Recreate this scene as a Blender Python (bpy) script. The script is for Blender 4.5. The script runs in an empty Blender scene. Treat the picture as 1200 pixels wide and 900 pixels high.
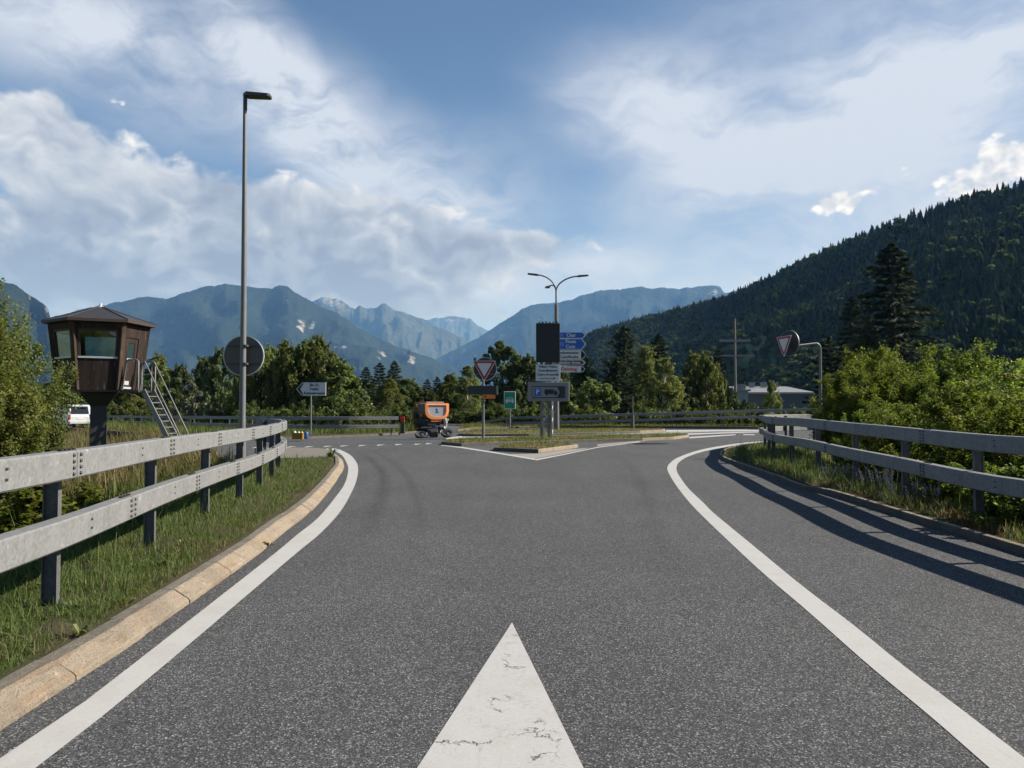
import bpy, bmesh, math, random
import numpy as np
from mathutils import Vector, Matrix, noise as mnoise

random.seed(7)
RNG = np.random.default_rng(7)
sc = bpy.context.scene
COL = sc.collection
HAZE = 5.6e-5
R = math.radians

# ------------------------------------------------------------------ camera
CAM_H = 1.5
PITCH = math.atan(30 / 900)
F = 900.0                                   # focal length in pixels of the 1200 wide photograph
cam_d = bpy.data.cameras.new('camera')
cam_d.sensor_width = 36; cam_d.lens = 27.0
cam_d.clip_start = 0.05; cam_d.clip_end = 60000
cam = bpy.data.objects.new('camera', cam_d); COL.objects.link(cam)
cam.location = (0, 0, CAM_H); cam.rotation_euler = (math.pi / 2 + PITCH, 0, 0)
sc.camera = cam


def ray(px, py):
    a = (px - 600) / F; b = -(py - 450) / F
    c, s = math.cos(PITCH), math.sin(PITCH)
    return Vector((a, c - s * b, s + c * b))


def G(px, py, z=0.0):
    """where the sight line through a photo pixel meets height z (used to survey the place)"""
    d = ray(px, py); t = (z - CAM_H) / d.z
    return Vector((d.x * t, d.y * t, z))


def W(px, py, Y):
    d = ray(px, py); t = Y / d.y
    return Vector((d.x * t, Y, CAM_H + d.z * t))


# ------------------------------------------------------------------ mesh helpers
class MB:
    def __init__(s): s.v = []; s.f = []; s.m = []; s.sm = []
    def add(s, vs, fs, mi=0, smooth=False):
        o = len(s.v); s.v += [tuple(p) for p in vs]
        for f in fs:
            s.f.append(tuple(i + o for i in f)); s.m.append(mi); s.sm.append(smooth)
    def box(s, c, d, mi=0, M=None, bev=0.0):
        x, y, z = d[0] / 2, d[1] / 2, d[2] / 2
        if bev <= 0:
            vs = [Vector((sx * x, sy * y, sz * z)) for sx in (-1, 1) for sy in (-1, 1) for sz in (-1, 1)]
            fs = [(0, 1, 3, 2), (4, 6, 7, 5), (0, 4, 5, 1), (2, 3, 7, 6), (0, 2, 6, 4), (1, 5, 7, 3)]
        else:
            bm = bmesh.new(); bmesh.ops.create_cube(bm, size=1)
            bmesh.ops.scale(bm, vec=d, verts=bm.verts)
            bmesh.ops.bevel(bm, geom=bm.edges[:], offset=bev, segments=2, affect='EDGES', profile=0.5)
            bm.verts.index_update()
            vs = [v.co.copy() for v in bm.verts]; fs = [[v.index for v in f.verts] for f in bm.faces]; bm.free()
        if M: vs = [M @ v for v in vs]
        s.add([v + Vector(c) for v in vs], fs, mi)
    def tube(s, pts, r, n=10, mi=0, caps=True, smooth=True):
        pts = [Vector(p) for p in pts]
        rs = r if isinstance(r, (list, tuple)) else [r] * len(pts)
        vs = []; up = None
        for i, p in enumerate(pts):
            t = (pts[min(i + 1, len(pts) - 1)] - pts[max(i - 1, 0)]).normalized()
            if up is None:
                up = Vector((0, 0, 1)) if abs(t.z) < .9 else Vector((1, 0, 0))
            a = t.cross(up)
            if a.length < 1e-4: a = t.cross(Vector((1, .3, .2)))
            a.normalize(); b = a.cross(t).normalized(); up = b
            for k in range(n):
                w = 2 * math.pi * k / n
                vs.append(p + float(rs[i]) * (math.cos(w) * a + math.sin(w) * b))
        fs = []
        for i in range(len(pts) - 1):
            for k in range(n):
                k2 = (k + 1) % n
                fs.append((i * n + k, i * n + k2, (i + 1) * n + k2, (i + 1) * n + k))
        s.add(vs, fs, mi, smooth)
        if caps:
            s.add(vs[:n], [tuple(range(n - 1, -1, -1))], mi); s.add(vs[-n:], [tuple(range(n))], mi)
    def prism(s, pts, y0, y1, mi=0):
        """outline in x,z (counter-clockwise seen from -y) pushed from y0 (front) to y1"""
        n = len(pts)
        vs = [(p[0], y0, p[1]) for p in pts] + [(p[0], y1, p[1]) for p in pts]
        fs = [tuple(range(n)), tuple(range(2 * n - 1, n - 1, -1))]
        fs += [(i, i + n, (i + 1) % n + n, (i + 1) % n) for i in range(n)]
        s.add(vs, fs, mi)
    def slab(s, pts, z0, z1, mi=0, side=None):
        n = len(pts)
        vs = [(p[0], p[1], z1) for p in pts] + [(p[0], p[1], z0) for p in pts]
        s.add(vs, [tuple(range(n))], mi)
        s.add(vs, [(i, i + n, (i + 1) % n + n, (i + 1) % n) for i in range(n)], mi if side is None else side)
    def lathe(s, prof, c=(0, 0, 0), n=16, mi=0, M=None, smooth=True):
        vs = []
        for (r, z) in prof:
            for k in range(n):
                w = 2 * math.pi * k / n; vs.append(Vector((r * math.cos(w), r * math.sin(w), z)))
        fs = []
        for i in range(len(prof) - 1):
            for k in range(n):
                k2 = (k + 1) % n; fs.append((i * n + k, i * n + k2, (i + 1) * n + k2, (i + 1) * n + k))
        if M: vs = [M @ v for v in vs]
        s.add([v + Vector(c) for v in vs], fs, mi, smooth)
    def build(s, name, mats, parent=None, rel=True):
        me = bpy.data.meshes.new(name)
        off = parent.location if (parent is not None and rel) else Vector((0, 0, 0))
        if parent is not None and rel and parent.parent is not None: off = off + parent.parent.location
        me.from_pydata([(v[0] - off[0], v[1] - off[1], v[2] - off[2]) for v in s.v], [], s.f)
        if not isinstance(mats, (list, tuple)): mats = [mats]
        for m in mats: me.materials.append(m)
        me.polygons.foreach_set('material_index', s.m); me.polygons.foreach_set('use_smooth', s.sm)
        me.update(); bm = bmesh.new(); bm.from_mesh(me)
        bmesh.ops.recalc_face_normals(bm, faces=bm.faces[:]); bm.to_mesh(me); bm.free()
        o = bpy.data.objects.new(name, me); COL.objects.link(o)
        if parent is not None: o.parent = parent
        return o


def np_mesh(name, verts, quads=None, tris=None, mats=(), attr=None, smooth=False):
    me = bpy.data.meshes.new(name)
    nq = 0 if quads is None else len(quads); nt = 0 if tris is None else len(tris)
    me.vertices.add(len(verts)); me.vertices.foreach_set('co', np.asarray(verts, np.float32).ravel())
    loops = []; 
    if nq: loops.append(np.asarray(quads, np.int32).ravel())
    if nt: loops.append(np.asarray(tris, np.int32).ravel())
    loops = np.concatenate(loops)
    me.loops.add(len(loops)); me.loops.foreach_set('vertex_index', loops)
    tot = np.concatenate([np.full(nq, 4, np.int32), np.full(nt, 3, np.int32)])
    st = np.concatenate([[0], np.cumsum(tot)[:-1]]).astype(np.int32)
    me.polygons.add(nq + nt); me.polygons.foreach_set('loop_start', st); me.polygons.foreach_set('loop_total', tot)
    me.polygons.foreach_set('use_smooth', np.full(nq + nt, smooth))
    for m in mats: me.materials.append(m)
    me.update(calc_edges=True)
    if attr:
        for k, a in attr.items():
            at = me.attributes.new(k, 'FLOAT', 'POINT'); at.data.foreach_set('value', np.asarray(a, np.float32))
    return me


def link(name, me, parent=None):
    o = bpy.data.objects.new(name, me); COL.objects.link(o)
    if parent is not None: o.parent = parent
    return o


def tag(o, label, cat, group=None):
    o['label'] = label; o['category'] = cat
    if group: o['group'] = group
    return o


def thing(name, label, cat, loc, group=None, rot=(0, 0, 0)):
    o = bpy.data.objects.new(name, None); COL.objects.link(o); o.location = loc; o.rotation_euler = rot
    o.empty_display_size = .3
    return tag(o, label, cat, group)


def struct(o, kind='structure'):
    o['kind'] = kind; return o


def smooth_path(pts, step=0.3):
    pts = [Vector((*p, 0.0)) if len(p) == 2 else Vector(p) for p in pts]
    P = [pts[0] * 2 - pts[1]] + pts + [pts[-1] * 2 - pts[-2]]
    out = []
    for i in range(1, len(P) - 2):
        a, b, c, d = P[i - 1], P[i], P[i + 1], P[i + 2]
        n = max(2, int((c - b).length / step))
        for k in range(n):
            t = k / n
            out.append(.5 * ((2 * b) + (c - a) * t + (2 * a - 5 * b + 4 * c - d) * t * t + (3 * b - a - 3 * c + d) * t ** 3))
    out.append(pts[-1]); return resample(out, step)


def resample(pts, step=None, n=None):
    L = [0.0]
    for a, b in zip(pts, pts[1:]): L.append(L[-1] + (b - a).length)
    if n is None: n = max(2, int(round(L[-1] / step)) + 1)
    out = []; j = 0
    for k in range(n):
        s = L[-1] * k / (n - 1)
        while j < len(L) - 2 and L[j + 1] < s: j += 1
        t = (s - L[j]) / max(1e-9, L[j + 1] - L[j]); out.append(pts[j].lerp(pts[j + 1], min(1, max(0, t))))
    return out


def normals2(path):
    """unit vectors to the right of the direction of travel"""
    out = []
    for i in range(len(path)):
        t = path[min(i + 1, len(path) - 1)] - path[max(i - 1, 0)]; t.z = 0; t.normalize()
        out.append(Vector((t.y, -t.x, 0)))
    return out


def offset(path, d):
    return [p + n * d for p, n in zip(path, normals2(path))]


def sweep(mb, path, prof, mi=0, closed=False, caps=False, smooth=False, mats=None):
    """prof: list of (offset to the right, z added)"""
    N = normals2(path); k = len(prof)
    vs = [p + n * o + Vector((0, 0, z)) for p, n in zip(path, N) for (o, z) in prof]
    m = k if closed else k - 1
    for j in range(m):
        j2 = (j + 1) % k
        fs = [(i * k + j, i * k + j2, (i + 1) * k + j2, (i + 1) * k + j) for i in range(len(path) - 1)]
        o = len(mb.v) if j == 0 else o
        if j == 0: mb.v += [tuple(v) for v in vs]
        for f in fs:
            mb.f.append(tuple(q + o for q in f)); mb.m.append(mats[j] if mats else mi); mb.sm.append(smooth)
    if caps:
        mb.f.append(tuple(o + i for i in range(k))); mb.m.append(mi); mb.sm.append(False)
        e = o + (len(path) - 1) * k
        mb.f.append(tuple(e + i for i in range(k - 1, -1, -1))); mb.m.append(mi); mb.sm.append(False)


def strip(mb, A, B, z, mi=0, n=60):
    A = resample([Vector((p[0], p[1], 0)) for p in A], n=n); B = resample([Vector((p[0], p[1], 0)) for p in B], n=n)
    vs = [(a.x, a.y, z) for a in A] + [(b.x, b.y, z) for b in B]
    mb.add(vs, [(i, i + 1, n + i + 1, n + i) for i in range(n - 1)], mi)


def catmull(pts, step=.3):
    return smooth_path([(p[0], p[1]) for p in pts], step)


# ------------------------------------------------------------------ material helpers
class NT:
    def __init__(s, tree): s.t = tree; s.n = tree.nodes; s.l = tree.links
    def node(s, typ, **kw):
        n = s.n.new(typ)
        ins = kw.pop('ins', {})
        for k, v in kw.items(): setattr(n, k, v)
        for k, v in ins.items(): s.put(n, k, v)
        return n
    def put(s, n, k, v):
        sock = n.inputs[k]
        if isinstance(v, bpy.types.NodeSocket): s.l.new(v, sock)
        elif isinstance(v, bpy.types.Node): s.l.new(v.outputs[0], sock)
        else: sock.default_value = v
    def math(s, op, a, b=0.0, c=None, clamp=False):
        n = s.n.new('ShaderNodeMath'); n.operation = op; n.use_clamp = clamp
        s.put(n, 0, a); s.put(n, 1, b)
        if c is not None: s.put(n, 2, c)
        return n.outputs[0]
    def mix(s, f, a, b, blend='MIX'):
        n = s.n.new('ShaderNodeMix'); n.data_type = 'RGBA'; n.blend_type = blend
        s.put(n, 0, f); s.put(n, 6, a); s.put(n, 7, b); return n.outputs[2]
    def ramp(s, f, stops, interp='LINEAR'):
        n = s.n.new('ShaderNodeValToRGB'); n.color_ramp.interpolation = interp
        el = n.color_ramp.elements
        while len(el) < len(stops): el.new(0.5)
        for e, (p, c) in zip(el, stops):
            e.position = p; e.color = c if len(c) == 4 else (*c, 1)
        s.put(n, 0, f); return n.outputs[0]
    def mapr(s, v, a, b, c=0.0, d=1.0, smooth=True):
        n = s.n.new('ShaderNodeMapRange'); n.interpolation_type = 'SMOOTHSTEP' if smooth else 'LINEAR'
        s.put(n, 0, v); n.inputs[1].default_value = a; n.inputs[2].default_value = b
        n.inputs[3].default_value = c; n.inputs[4].default_value = d; return n.outputs[0]
    def noise(s, vec, scale, detail=4, rough=.5, dist=0.0, out=0):
        n = s.n.new('ShaderNodeTexNoise')
        if vec is not None: s.put(n, 'Vector', vec)
        n.inputs['Scale'].default_value = scale; n.inputs['Detail'].default_value = detail
        n.inputs['Roughness'].default_value = rough; n.inputs['Distortion'].default_value = dist
        return n.outputs[out]
    def voro(s, vec, scale, feature='F1', out=0, rnd=1.0):
        n = s.n.new('ShaderNodeTexVoronoi'); n.feature = feature
        if vec is not None: s.put(n, 'Vector', vec)
        n.inputs['Scale'].default_value = scale; n.inputs['Randomness'].default_value = rnd
        return n.outputs[out]
    def obj(s): return s.n.new('ShaderNodeTexCoord').outputs['Object']
    def pos(s): return s.n.new('ShaderNodeNewGeometry').outputs['Position']
    def scale(s, v, sx, sy, sz, rot=(0, 0, 0)):
        n = s.n.new('ShaderNodeMapping'); s.put(n, 0, v); n.inputs['Scale'].default_value = (sx, sy, sz)
        n.inputs['Rotation'].default_value = rot; return n.outputs[0]
    def bump(s, h, strength=.3, dist=.01):
        n = s.n.new('ShaderNodeBump'); n.inputs['Strength'].default_value = strength
        n.inputs['Distance'].default_value = dist; s.put(n, 'Height', h); return n.outputs[0]


def mat(name):
    m = bpy.data.materials.new(name); m.use_nodes = True
    return m, NT(m.node_tree), m.node_tree.nodes['Principled BSDF']


def simple(name, col, rough=.6, metal=0.0, var=.12, scale=6.0, spec=.4, bump=0.0):
    m, t, b = mat(name)
    nz = t.noise(t.obj(), scale, 5, .6)
    c = t.mix(nz, tuple(x * (1 - var) for x in col) + (1,), tuple(min(1, x * (1 + var)) for x in col) + (1,))
    t.put(b, 'Base Color', c); b.inputs['Roughness'].default_value = rough; b.inputs['Metallic'].default_value = metal
    b.inputs['Specular IOR Level'].default_value = spec
    t.put(b, 'Roughness', t.mapr(nz, .2, .8, rough - .08, min(1, rough + .08)))
    if bump: t.put(b, 'Normal', t.bump(t.noise(t.obj(), scale * 8, 4), bump))
    return m


def leafy(name, dark, mid, light, trans=.35, rough=.55, spec=.25, objvar=.25):
    m, t, b = mat(name)
    a = t.node('ShaderNodeAttribute', attribute_name='rnd').outputs['Fac']
    oi = t.node('ShaderNodeObjectInfo').outputs['Random']
    c = t.ramp(a, [(0.0, dark), (.5, mid), (1.0, light)])
    hs = t.node('ShaderNodeHueSaturation')
    t.put(hs, 'Hue', t.mapr(oi, 0, 1, .5 - .02, .5 + .02, False)); t.put(hs, 'Saturation', t.mapr(oi, 0, 1, 1.0 + objvar * .3, 1.0 - objvar * .5, False))
    t.put(hs, 'Value', t.mapr(oi, 0, 1, 1 - objvar, 1 + objvar, False)); t.put(hs, 'Color', c)
    t.put(b, 'Base Color', hs.outputs[0]); b.inputs['Roughness'].default_value = rough; b.inputs['Specular IOR Level'].default_value = spec
    tr = t.node('ShaderNodeBsdfTranslucent')
    br = t.node('ShaderNodeMix', data_type='RGBA', blend_type='MULTIPLY'); t.put(br, 0, 1.0); t.put(br, 6, hs.outputs[0]); t.put(br, 7, (1.25, 1.35, .6, 1))
    t.put(tr, 'Color', br.outputs[2])
    mx = t.node('ShaderNodeMixShader'); t.put(mx, 0, trans); t.l.new(b.outputs[0], mx.inputs[1]); t.l.new(tr.outputs[0], mx.inputs[2])
    t.l.new(mx.outputs[0], t.n['Material Output'].inputs[0])
    return m


def text_mesh(s, size, align='CENTER'):
    cu = bpy.data.curves.new('lettering', 'FONT'); cu.body = s; cu.size = size; cu.align_x = align; cu.align_y = 'CENTER'
    cu.resolution_u = 2
    ob = bpy.data.objects.new('lettering', cu); COL.objects.link(ob)
    dg = bpy.context.evaluated_depsgraph_get(); me = bpy.data.meshes.new_from_object(ob.evaluated_get(dg))
    bpy.data.objects.remove(ob); bpy.data.curves.remove(cu)
    return me


def add_text(mb, s, size, x, y, z, mi=0, align='CENTER', bold=0.0, width=None):
    """flat letters in the x,z plane, facing -y, at depth y"""
    me = text_mesh(s, size, align)
    xs = [v.co.x for v in me.vertices]
    k = 1.0
    if width and xs: k = width / (max(xs) - min(xs))
    for dx in ((0,) if not bold else (-bold, bold)):
        mb.add([(x + v.co.x * k + dx, y - (0 if dx <= 0 else .0004), z + v.co.y) for v in me.vertices], [tuple(p.vertices) for p in me.polygons], mi)
    bpy.data.meshes.remove(me)
# ------------------------------------------------------------------ light and sky
SUN_EL, SUN_AZ = R(34), math.atan2(.15, 1.0)         # height, and angle from +x towards +y
sun_d = bpy.data.lights.new('sun', 'SUN'); sun_d.energy = 5.0; sun_d.angle = R(.53); sun_d.color = (1.0, .955, .885)
sun = bpy.data.objects.new('sun', sun_d); COL.objects.link(sun)
SUN = Vector((math.cos(SUN_EL) * math.cos(SUN_AZ), math.cos(SUN_EL) * math.sin(SUN_AZ), math.sin(SUN_EL)))
sun.rotation_euler = (-SUN).to_track_quat('-Z', 'Y').to_euler()
sc.view_settings.view_transform = 'Standard'; sc.view_settings.look = 'None'
sc.view_settings.gamma = 1; sc.view_settings.exposure = 1.15; sc.view_settings.use_curve_mapping = False

world = bpy.data.worlds.new('World'); sc.world = world; world.use_nodes = True
t = NT(world.node_tree); t.n.clear()
sky = t.node('ShaderNodeTexSky', sky_type='NISHITA', sun_disc=False, sun_elevation=SUN_EL, sun_rotation=math.pi / 2 - SUN_AZ,
             altitude=700, air_density=.85, dust_density=.15, ozone_density=3.0)
bg = t.node('ShaderNodeBackground', ins={'Color': sky.outputs[0], 'Strength': .05})
gen = t.n.new('ShaderNodeTexCoord').outputs['Generated']
sx = t.node('ShaderNodeSeparateXYZ', ins={0: gen})
az = t.math('ARCTAN2', sx.outputs[0], sx.outputs[1]); el = t.math('ARCSINE', sx.outputs[2])
P = t.node('ShaderNodeCombineXYZ', ins={0: t.math('MULTIPLY', az, 10.0), 1: t.math('MULTIPLY', el, 10.0)}).outputs[0]


def AE(px, py):
    d = ray(px, py).normalized(); return (math.atan2(d.x, d.y) * 10, math.asin(d.z) * 10)


def blob(px, py, rx, ry, ang=0.0, amp=1.0, soft=.0):
    """soft-edged ellipse of cloud on the dome: centre and radii in photo pixels"""
    a, e = AE(px, py)
    n = t.node('ShaderNodeMapping', vector_type='TEXTURE', ins={0: P})
    n.inputs['Location'].default_value = (a, e, 0); n.inputs['Rotation'].default_value = (0, 0, R(ang))
    n.inputs['Scale'].default_value = (rx / 90, ry / 90, 1)
    ln = t.node('ShaderNodeVectorMath', operation='LENGTH', ins={0: n.outputs[0]}).outputs['Value']
    return t.mapr(ln, 1.0, soft, 0.0, amp)


def add_all(items, op='ADD'):
    r = items[0]
    for i in items[1:]: r = t.math(op, r, i)
    return r


# thin high cloud: streaks drawn out along the wind
warp = t.noise(P, 1.1, 3, .5, out=1)
wv = t.node('ShaderNodeVectorMath', operation='SUBTRACT', ins={0: warp, 1: (.5, .5, .5)}).outputs[0]


def warped(k):
    s_ = t.node('ShaderNodeVectorMath', operation='SCALE', ins={0: wv, 'Scale': k}).outputs[0]
    return t.node('ShaderNodeVectorMath', operation='ADD', ins={0: P, 1: s_}).outputs[0]


Pw = warped(.9)
def streak(ang, sx_, sy_, rough=.62, det=8, k=Pw):
    n = t.node('ShaderNodeMapping', vector_type='POINT', ins={0: k})
    n.inputs['Rotation'].default_value = (0, 0, R(ang)); n.inputs['Scale'].default_value = (sx_, sy_, 1)
    return t.noise(n.outputs[0], 1.0, det, rough)


st_left = streak(32, .8, 2.2)
st_right = streak(-12, .55, 1.7)
m_left = add_all([blob(140, 60, 320, 110, -10, .72), blob(330, 100, 220, 70, -50, .85), blob(440, 210, 260, 120, -38, .85),
                  blob(560, 250, 150, 130, -40, .55), blob(60, 20, 260, 60, 0, .3)])
m_right = add_all([blob(760, 130, 200, 90, -18, .72), blob(1000, 150, 340, 80, 14, .78), blob(900, 110, 380, 170, 10, .55), blob(1120, 60, 240, 130, 20, .5),
                   blob(980, 270, 360, 150, 0, .75), blob(1150, 200, 200, 140, 10, .4), blob(690, 305, 130, 36, 3, .6), blob(560, 345, 360, 60, 0, .95), blob(900, 340, 260, 70, 0, .5)])
c_left = t.math('MULTIPLY', m_left, t.mapr(st_left, .24, .72, .25, 1.12), clamp=True)
c_right = t.math('MULTIPLY', m_right, t.mapr(st_right, .25, .70, .35, 1.1), clamp=True)
cirrus = t.math('MINIMUM', t.math('ADD', c_left, c_right), .92)

# heaped cloud: rounded billows, lit from the right
m_cu = add_all([blob(30, 140, 140, 80, 8, 1.05), blob(120, 265, 340, 120, -4, 1.05), blob(330, 255, 340, 105, -8, 1.05), blob(500, 275, 270, 90, -8, .75),
                blob(200, 320, 640, 85, 0, 1.1), blob(250, 365, 760, 60, 0, 1.0), blob(620, 288, 190, 36, 5, .8)])
m_sm = add_all([blob(986, 236, 58, 36, 14, 1.12), blob(1058, 200, 24, 18, 20, .9), blob(1165, 200, 105, 62, 14, 1.25), blob(815, 240, 46, 34, 60, .45), blob(150, 122, 80, 32, 0, .62), blob(1040, 270, 30, 14, 10, .8)])


def heap(dx, dy, k=1.0):
    v = t.node('ShaderNodeVectorMath', operation='ADD', ins={0: Pw if k == 1.0 else warped(.25), 1: (dx, dy, 0)}).outputs[0]
    n = t.node('ShaderNodeMapping', vector_type='POINT', ins={0: v}); n.inputs['Scale'].default_value = (k, 1.4 * k, 1)
    a = t.noise(n.outputs[0], 1.05, 9, .56)
    b = t.voro(n.outputs[0], 3.3, 'SMOOTH_F1')
    return t.math('ADD', t.math('MULTIPLY_ADD', a, 1.35, -.175), t.math('MULTIPLY', t.math('SUBTRACT', .5, b), .20))


h0 = heap(0, 0); h1 = heap(-.13, -.12); h2 = heap(-.45, -.40); g0 = heap(0, 0, 2.9); g1 = heap(-.07, -.08, 2.9)
d_cu = t.math('ADD', t.math('MULTIPLY', m_cu, .66), t.math('SUBTRACT', h0, .98)); d_sm = t.math('ADD', t.math('MULTIPLY', m_sm, .72), t.math('SUBTRACT', g0, 1.06))
dens = t.math('MAXIMUM', d_cu, d_sm); is_sm = t.math('GREATER_THAN', d_sm, d_cu)
cov = t.mapr(t.math('SUBTRACT', dens, t.math('MULTIPLY', is_sm, -.04)), 0.0, .24)
lit_b = t.math('ADD', t.math('MULTIPLY', t.math('SUBTRACT', h0, h1), .85), t.math('MULTIPLY', t.math('SUBTRACT', h0, h2), .70))
lit_s = t.math('MULTIPLY_ADD', t.math('SUBTRACT', g0, g1), 1.3, .22)
lit = t.math('ADD', t.math('MULTIPLY', is_sm, lit_s), t.math('MULTIPLY', t.math('SUBTRACT', 1.0, is_sm), lit_b))
thick = t.mapr(dens, .05, .55)
low = t.mapr(el, .10, .36)                             # bases are greyer than tops
lightness = t.math('ADD', t.math('ADD', .36, lit), t.math('SUBTRACT', t.math('MULTIPLY', low, .42), t.math('MULTIPLY', thick, .30)), clamp=True)
ccol = t.ramp(lightness, [(0.0, (.22, .235, .29)), (.35, (.35, .38, .445)), (.65, (.56, .58, .63)), (1.0, (.90, .89, .88))])
wcol = t.ramp(t.mapr(el, .05, .5), [(0.0, (.50, .55, .66)), (1.0, (.62, .66, .75))])
e_ci = t.node('ShaderNodeBackground', ins={'Color': wcol, 'Strength': .53})
e_cu = t.node('ShaderNodeBackground', ins={'Color': ccol, 'Strength': .54})
above = t.mapr(el, -.02, .03)
mx1 = t.node('ShaderNodeMixShader', ins={0: t.math('MULTIPLY', cirrus, above)}); t.l.new(bg.outputs[0], mx1.inputs[1]); t.l.new(e_ci.outputs[0], mx1.inputs[2])
mx2 = t.node('ShaderNodeMixShader', ins={0: t.math('MULTIPLY', t.math('MULTIPLY', cov, .94), above)}); t.l.new(mx1.outputs[0], mx2.inputs[1]); t.l.new(e_cu.outputs[0], mx2.inputs[2])
wo = t.node('ShaderNodeOutputWorld'); t.l.new(mx2.outputs[0], wo.inputs[0])
world.cycles.sampling_method = 'MANUAL'; world.cycles.sample_map_resolution = 512

# ------------------------------------------------------------------ surfaces
M = {}
m, t, b = mat('asphalt'); p = t.pos()
cell = t.node('ShaderNodeTexVoronoi', feature='F1', ins={'Vector': p}); cell.inputs['Scale'].default_value = 130
g = t.node('ShaderNodeSeparateColor', ins={0: cell.outputs['Color']}).outputs[0]
stone = t.ramp(g, [(0, (.026, .0275, .030)), (.45, (.053, .0555, .0595)), (.80, (.090, .0935, .0985)), (.93, (.165, .170, .175)), (1, (.30, .302, .305))])
grit = t.noise(p, 260, 3, .7)
stone = t.mix(t.mapr(grit, .35, .7, 0, .4), stone, (.035, .035, .037, 1))
big = t.noise(p, .35, 5, .55); mid_ = t.noise(t.scale(p, 1.1, .09, 1), 1.0, 5, .6)
base = t.mix(t.mapr(big, .3, .7, 0, .55), stone, t.mix(1.0, stone, (.74, .74, .76, 1), 'MULTIPLY'))
base = t.mix(t.mapr(mid_, .35, .7, 0, .45), base, t.mix(1.0, base, (1.25, 1.25, 1.25, 1), 'MULTIPLY'))
base = t.mix(t.mapr(t.noise(p, 5.5, 5, .7), .5, .72, 0, .35), base, t.mix(1.0, base, (.72, .72, .73, 1), 'MULTIPLY')); spots = t.mapr(t.noise(p, 2.3, 2, .5), .70, .76); base = t.mix(t.math('MULTIPLY', spots, .35), base, (.02, .02, .021, 1))
t.put(b, 'Base Color', base); b.inputs['Roughness'].default_value = .9; b.inputs['Specular IOR Level'].default_value = .12
t.put(b, 'Normal', t.bump(t.math('ADD', cell.outputs[0], grit), .55, .004)); M['asphalt'] = m

m, t, b = mat('old_asphalt'); p = t.pos()
n1 = t.noise(p, 40, 5, .7); n2 = t.noise(p, .8, 5, .6)
t.put(b, 'Base Color', t.mix(t.mapr(n2, .3, .7), t.ramp(n1, [(0, (.07, .063, .056)), (1, (.16, .145, .13))]), (.13, .115, .098, 1)))
b.inputs['Roughness'].default_value = .9; M['old_asphalt'] = m


def paint(name, cracks):
    m, t, b = mat(name); p = t.pos()
    n = t.noise(p, 55, 5, .7); w = t.noise(p, 3.0, 5, .6); f = t.noise(t.scale(p, 30, 2.5, 1), 1, 4, .6)
    c = t.ramp(n, [(.2, (.30, .301, .302)), (.6, (.35, .351, .351)), (.9, (.385, .386, .386))])
    c = t.mix(t.mapr(w, .42, .7, 0, .45), c, (.29, .28, .265, 1))
    c = t.mix(t.mapr(f, .55, .75, 0, .28), c, (.235, .225, .215, 1))
    pits = t.mapr(t.noise(p, 150, 2, .6), .66, .72)
    c = t.mix(t.math('MULTIPLY', pits, t.mapr(w, .35, .65, .2, .8)), c, (.08, .08, .08, 1))
    if cracks:
        wp = t.noise(p, 5, 6, .7, out=1)
        v = t.node('ShaderNodeVectorMath', operation='MULTIPLY_ADD', ins={0: wp, 1: (.34, .34, .34), 2: p}).outputs[0]
        d1 = t.node('ShaderNodeTexVoronoi', feature='DISTANCE_TO_EDGE', ins={'Vector': v}); d1.inputs['Scale'].default_value = 2.3
        d2 = t.node('ShaderNodeTexVoronoi', feature='DISTANCE_TO_EDGE', ins={'Vector': t.scale(v, .6, 2.3, 1)}); d2.inputs['Scale'].default_value = 8.5
        wd = t.mapr(t.noise(p, 14, 3, .6), .3, .7, .004, .020, False)
        k1 = t.math('MULTIPLY', t.math('SUBTRACT', 1.0, t.math('DIVIDE', d1.outputs[0], wd), clamp=True), t.mapr(t.noise(p, 2.7, 3, .5), .50, .60))
        k2 = t.math('MULTIPLY', t.mapr(d2.outputs[0], .003, .014, .38, 0), t.mapr(t.noise(p, 4.3, 4, .6), .42, .60))
        k = t.math('MAXIMUM', t.math('MULTIPLY', k1, 2.4, clamp=True), k2); c = t.mix(k, c, (.045, .042, .04, 1))
        t.put(b, 'Normal', t.bump(t.math('SUBTRACT', 1, k), .6, .004))
    t.put(b, 'Base Color', c); b.inputs['Roughness'].default_value = .75; b.inputs['Specular IOR Level'].default_value = .3
    return m
M['paint'] = paint('road_paint', False); M['paint_cracked'] = paint('cracked_road_paint', True)

def stone_mat(name, a, bb, stain, stainamt=.6):
    m, t, b = mat(name); p = t.pos()
    n = t.noise(p, 60, 6, .75); w = t.noise(p, 2.6, 6, .7); s_ = t.noise(t.scale(p, 7, 1.0, 7), 1.6, 6, .65); e = t.noise(t.scale(p, 24, 3, 24), 1.0, 5, .7)
    c = t.mix(n, a, bb); c = t.mix(t.mapr(s_, .50, .64, 0, stainamt * .7), c, stain); c = t.mix(t.mapr(w, .46, .66, 0, .38), c, tuple(x * .55 for x in (a[0], a[1] * 1.04, a[2] * 1.15)) + (1,))
    c = t.mix(t.mapr(e, .54, .68, 0, .45), c, tuple(x * .5 for x in a[:3]) + (1,))
    c = t.mix(t.mapr(t.noise(p, 120, 3, .6), .56, .64, 0, .8), c, (.055, .047, .04, 1))
    c = t.mix(t.mapr(t.noise(p, 11, 5, .7), .60, .72, 0, .5), c, tuple(min(1, x * 1.5) for x in bb[:3]) + (1,))
    t.put(b, 'Base Color', c); b.inputs['Roughness'].default_value = .9; b.inputs['Specular IOR Level'].default_value = .2
    t.put(b, 'Normal', t.bump(t.math('ADD', t.noise(p, 45, 7, .78), t.math('MULTIPLY', t.noise(p, 9, 4, .7), 1.5)), .9, .02)); return m
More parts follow.
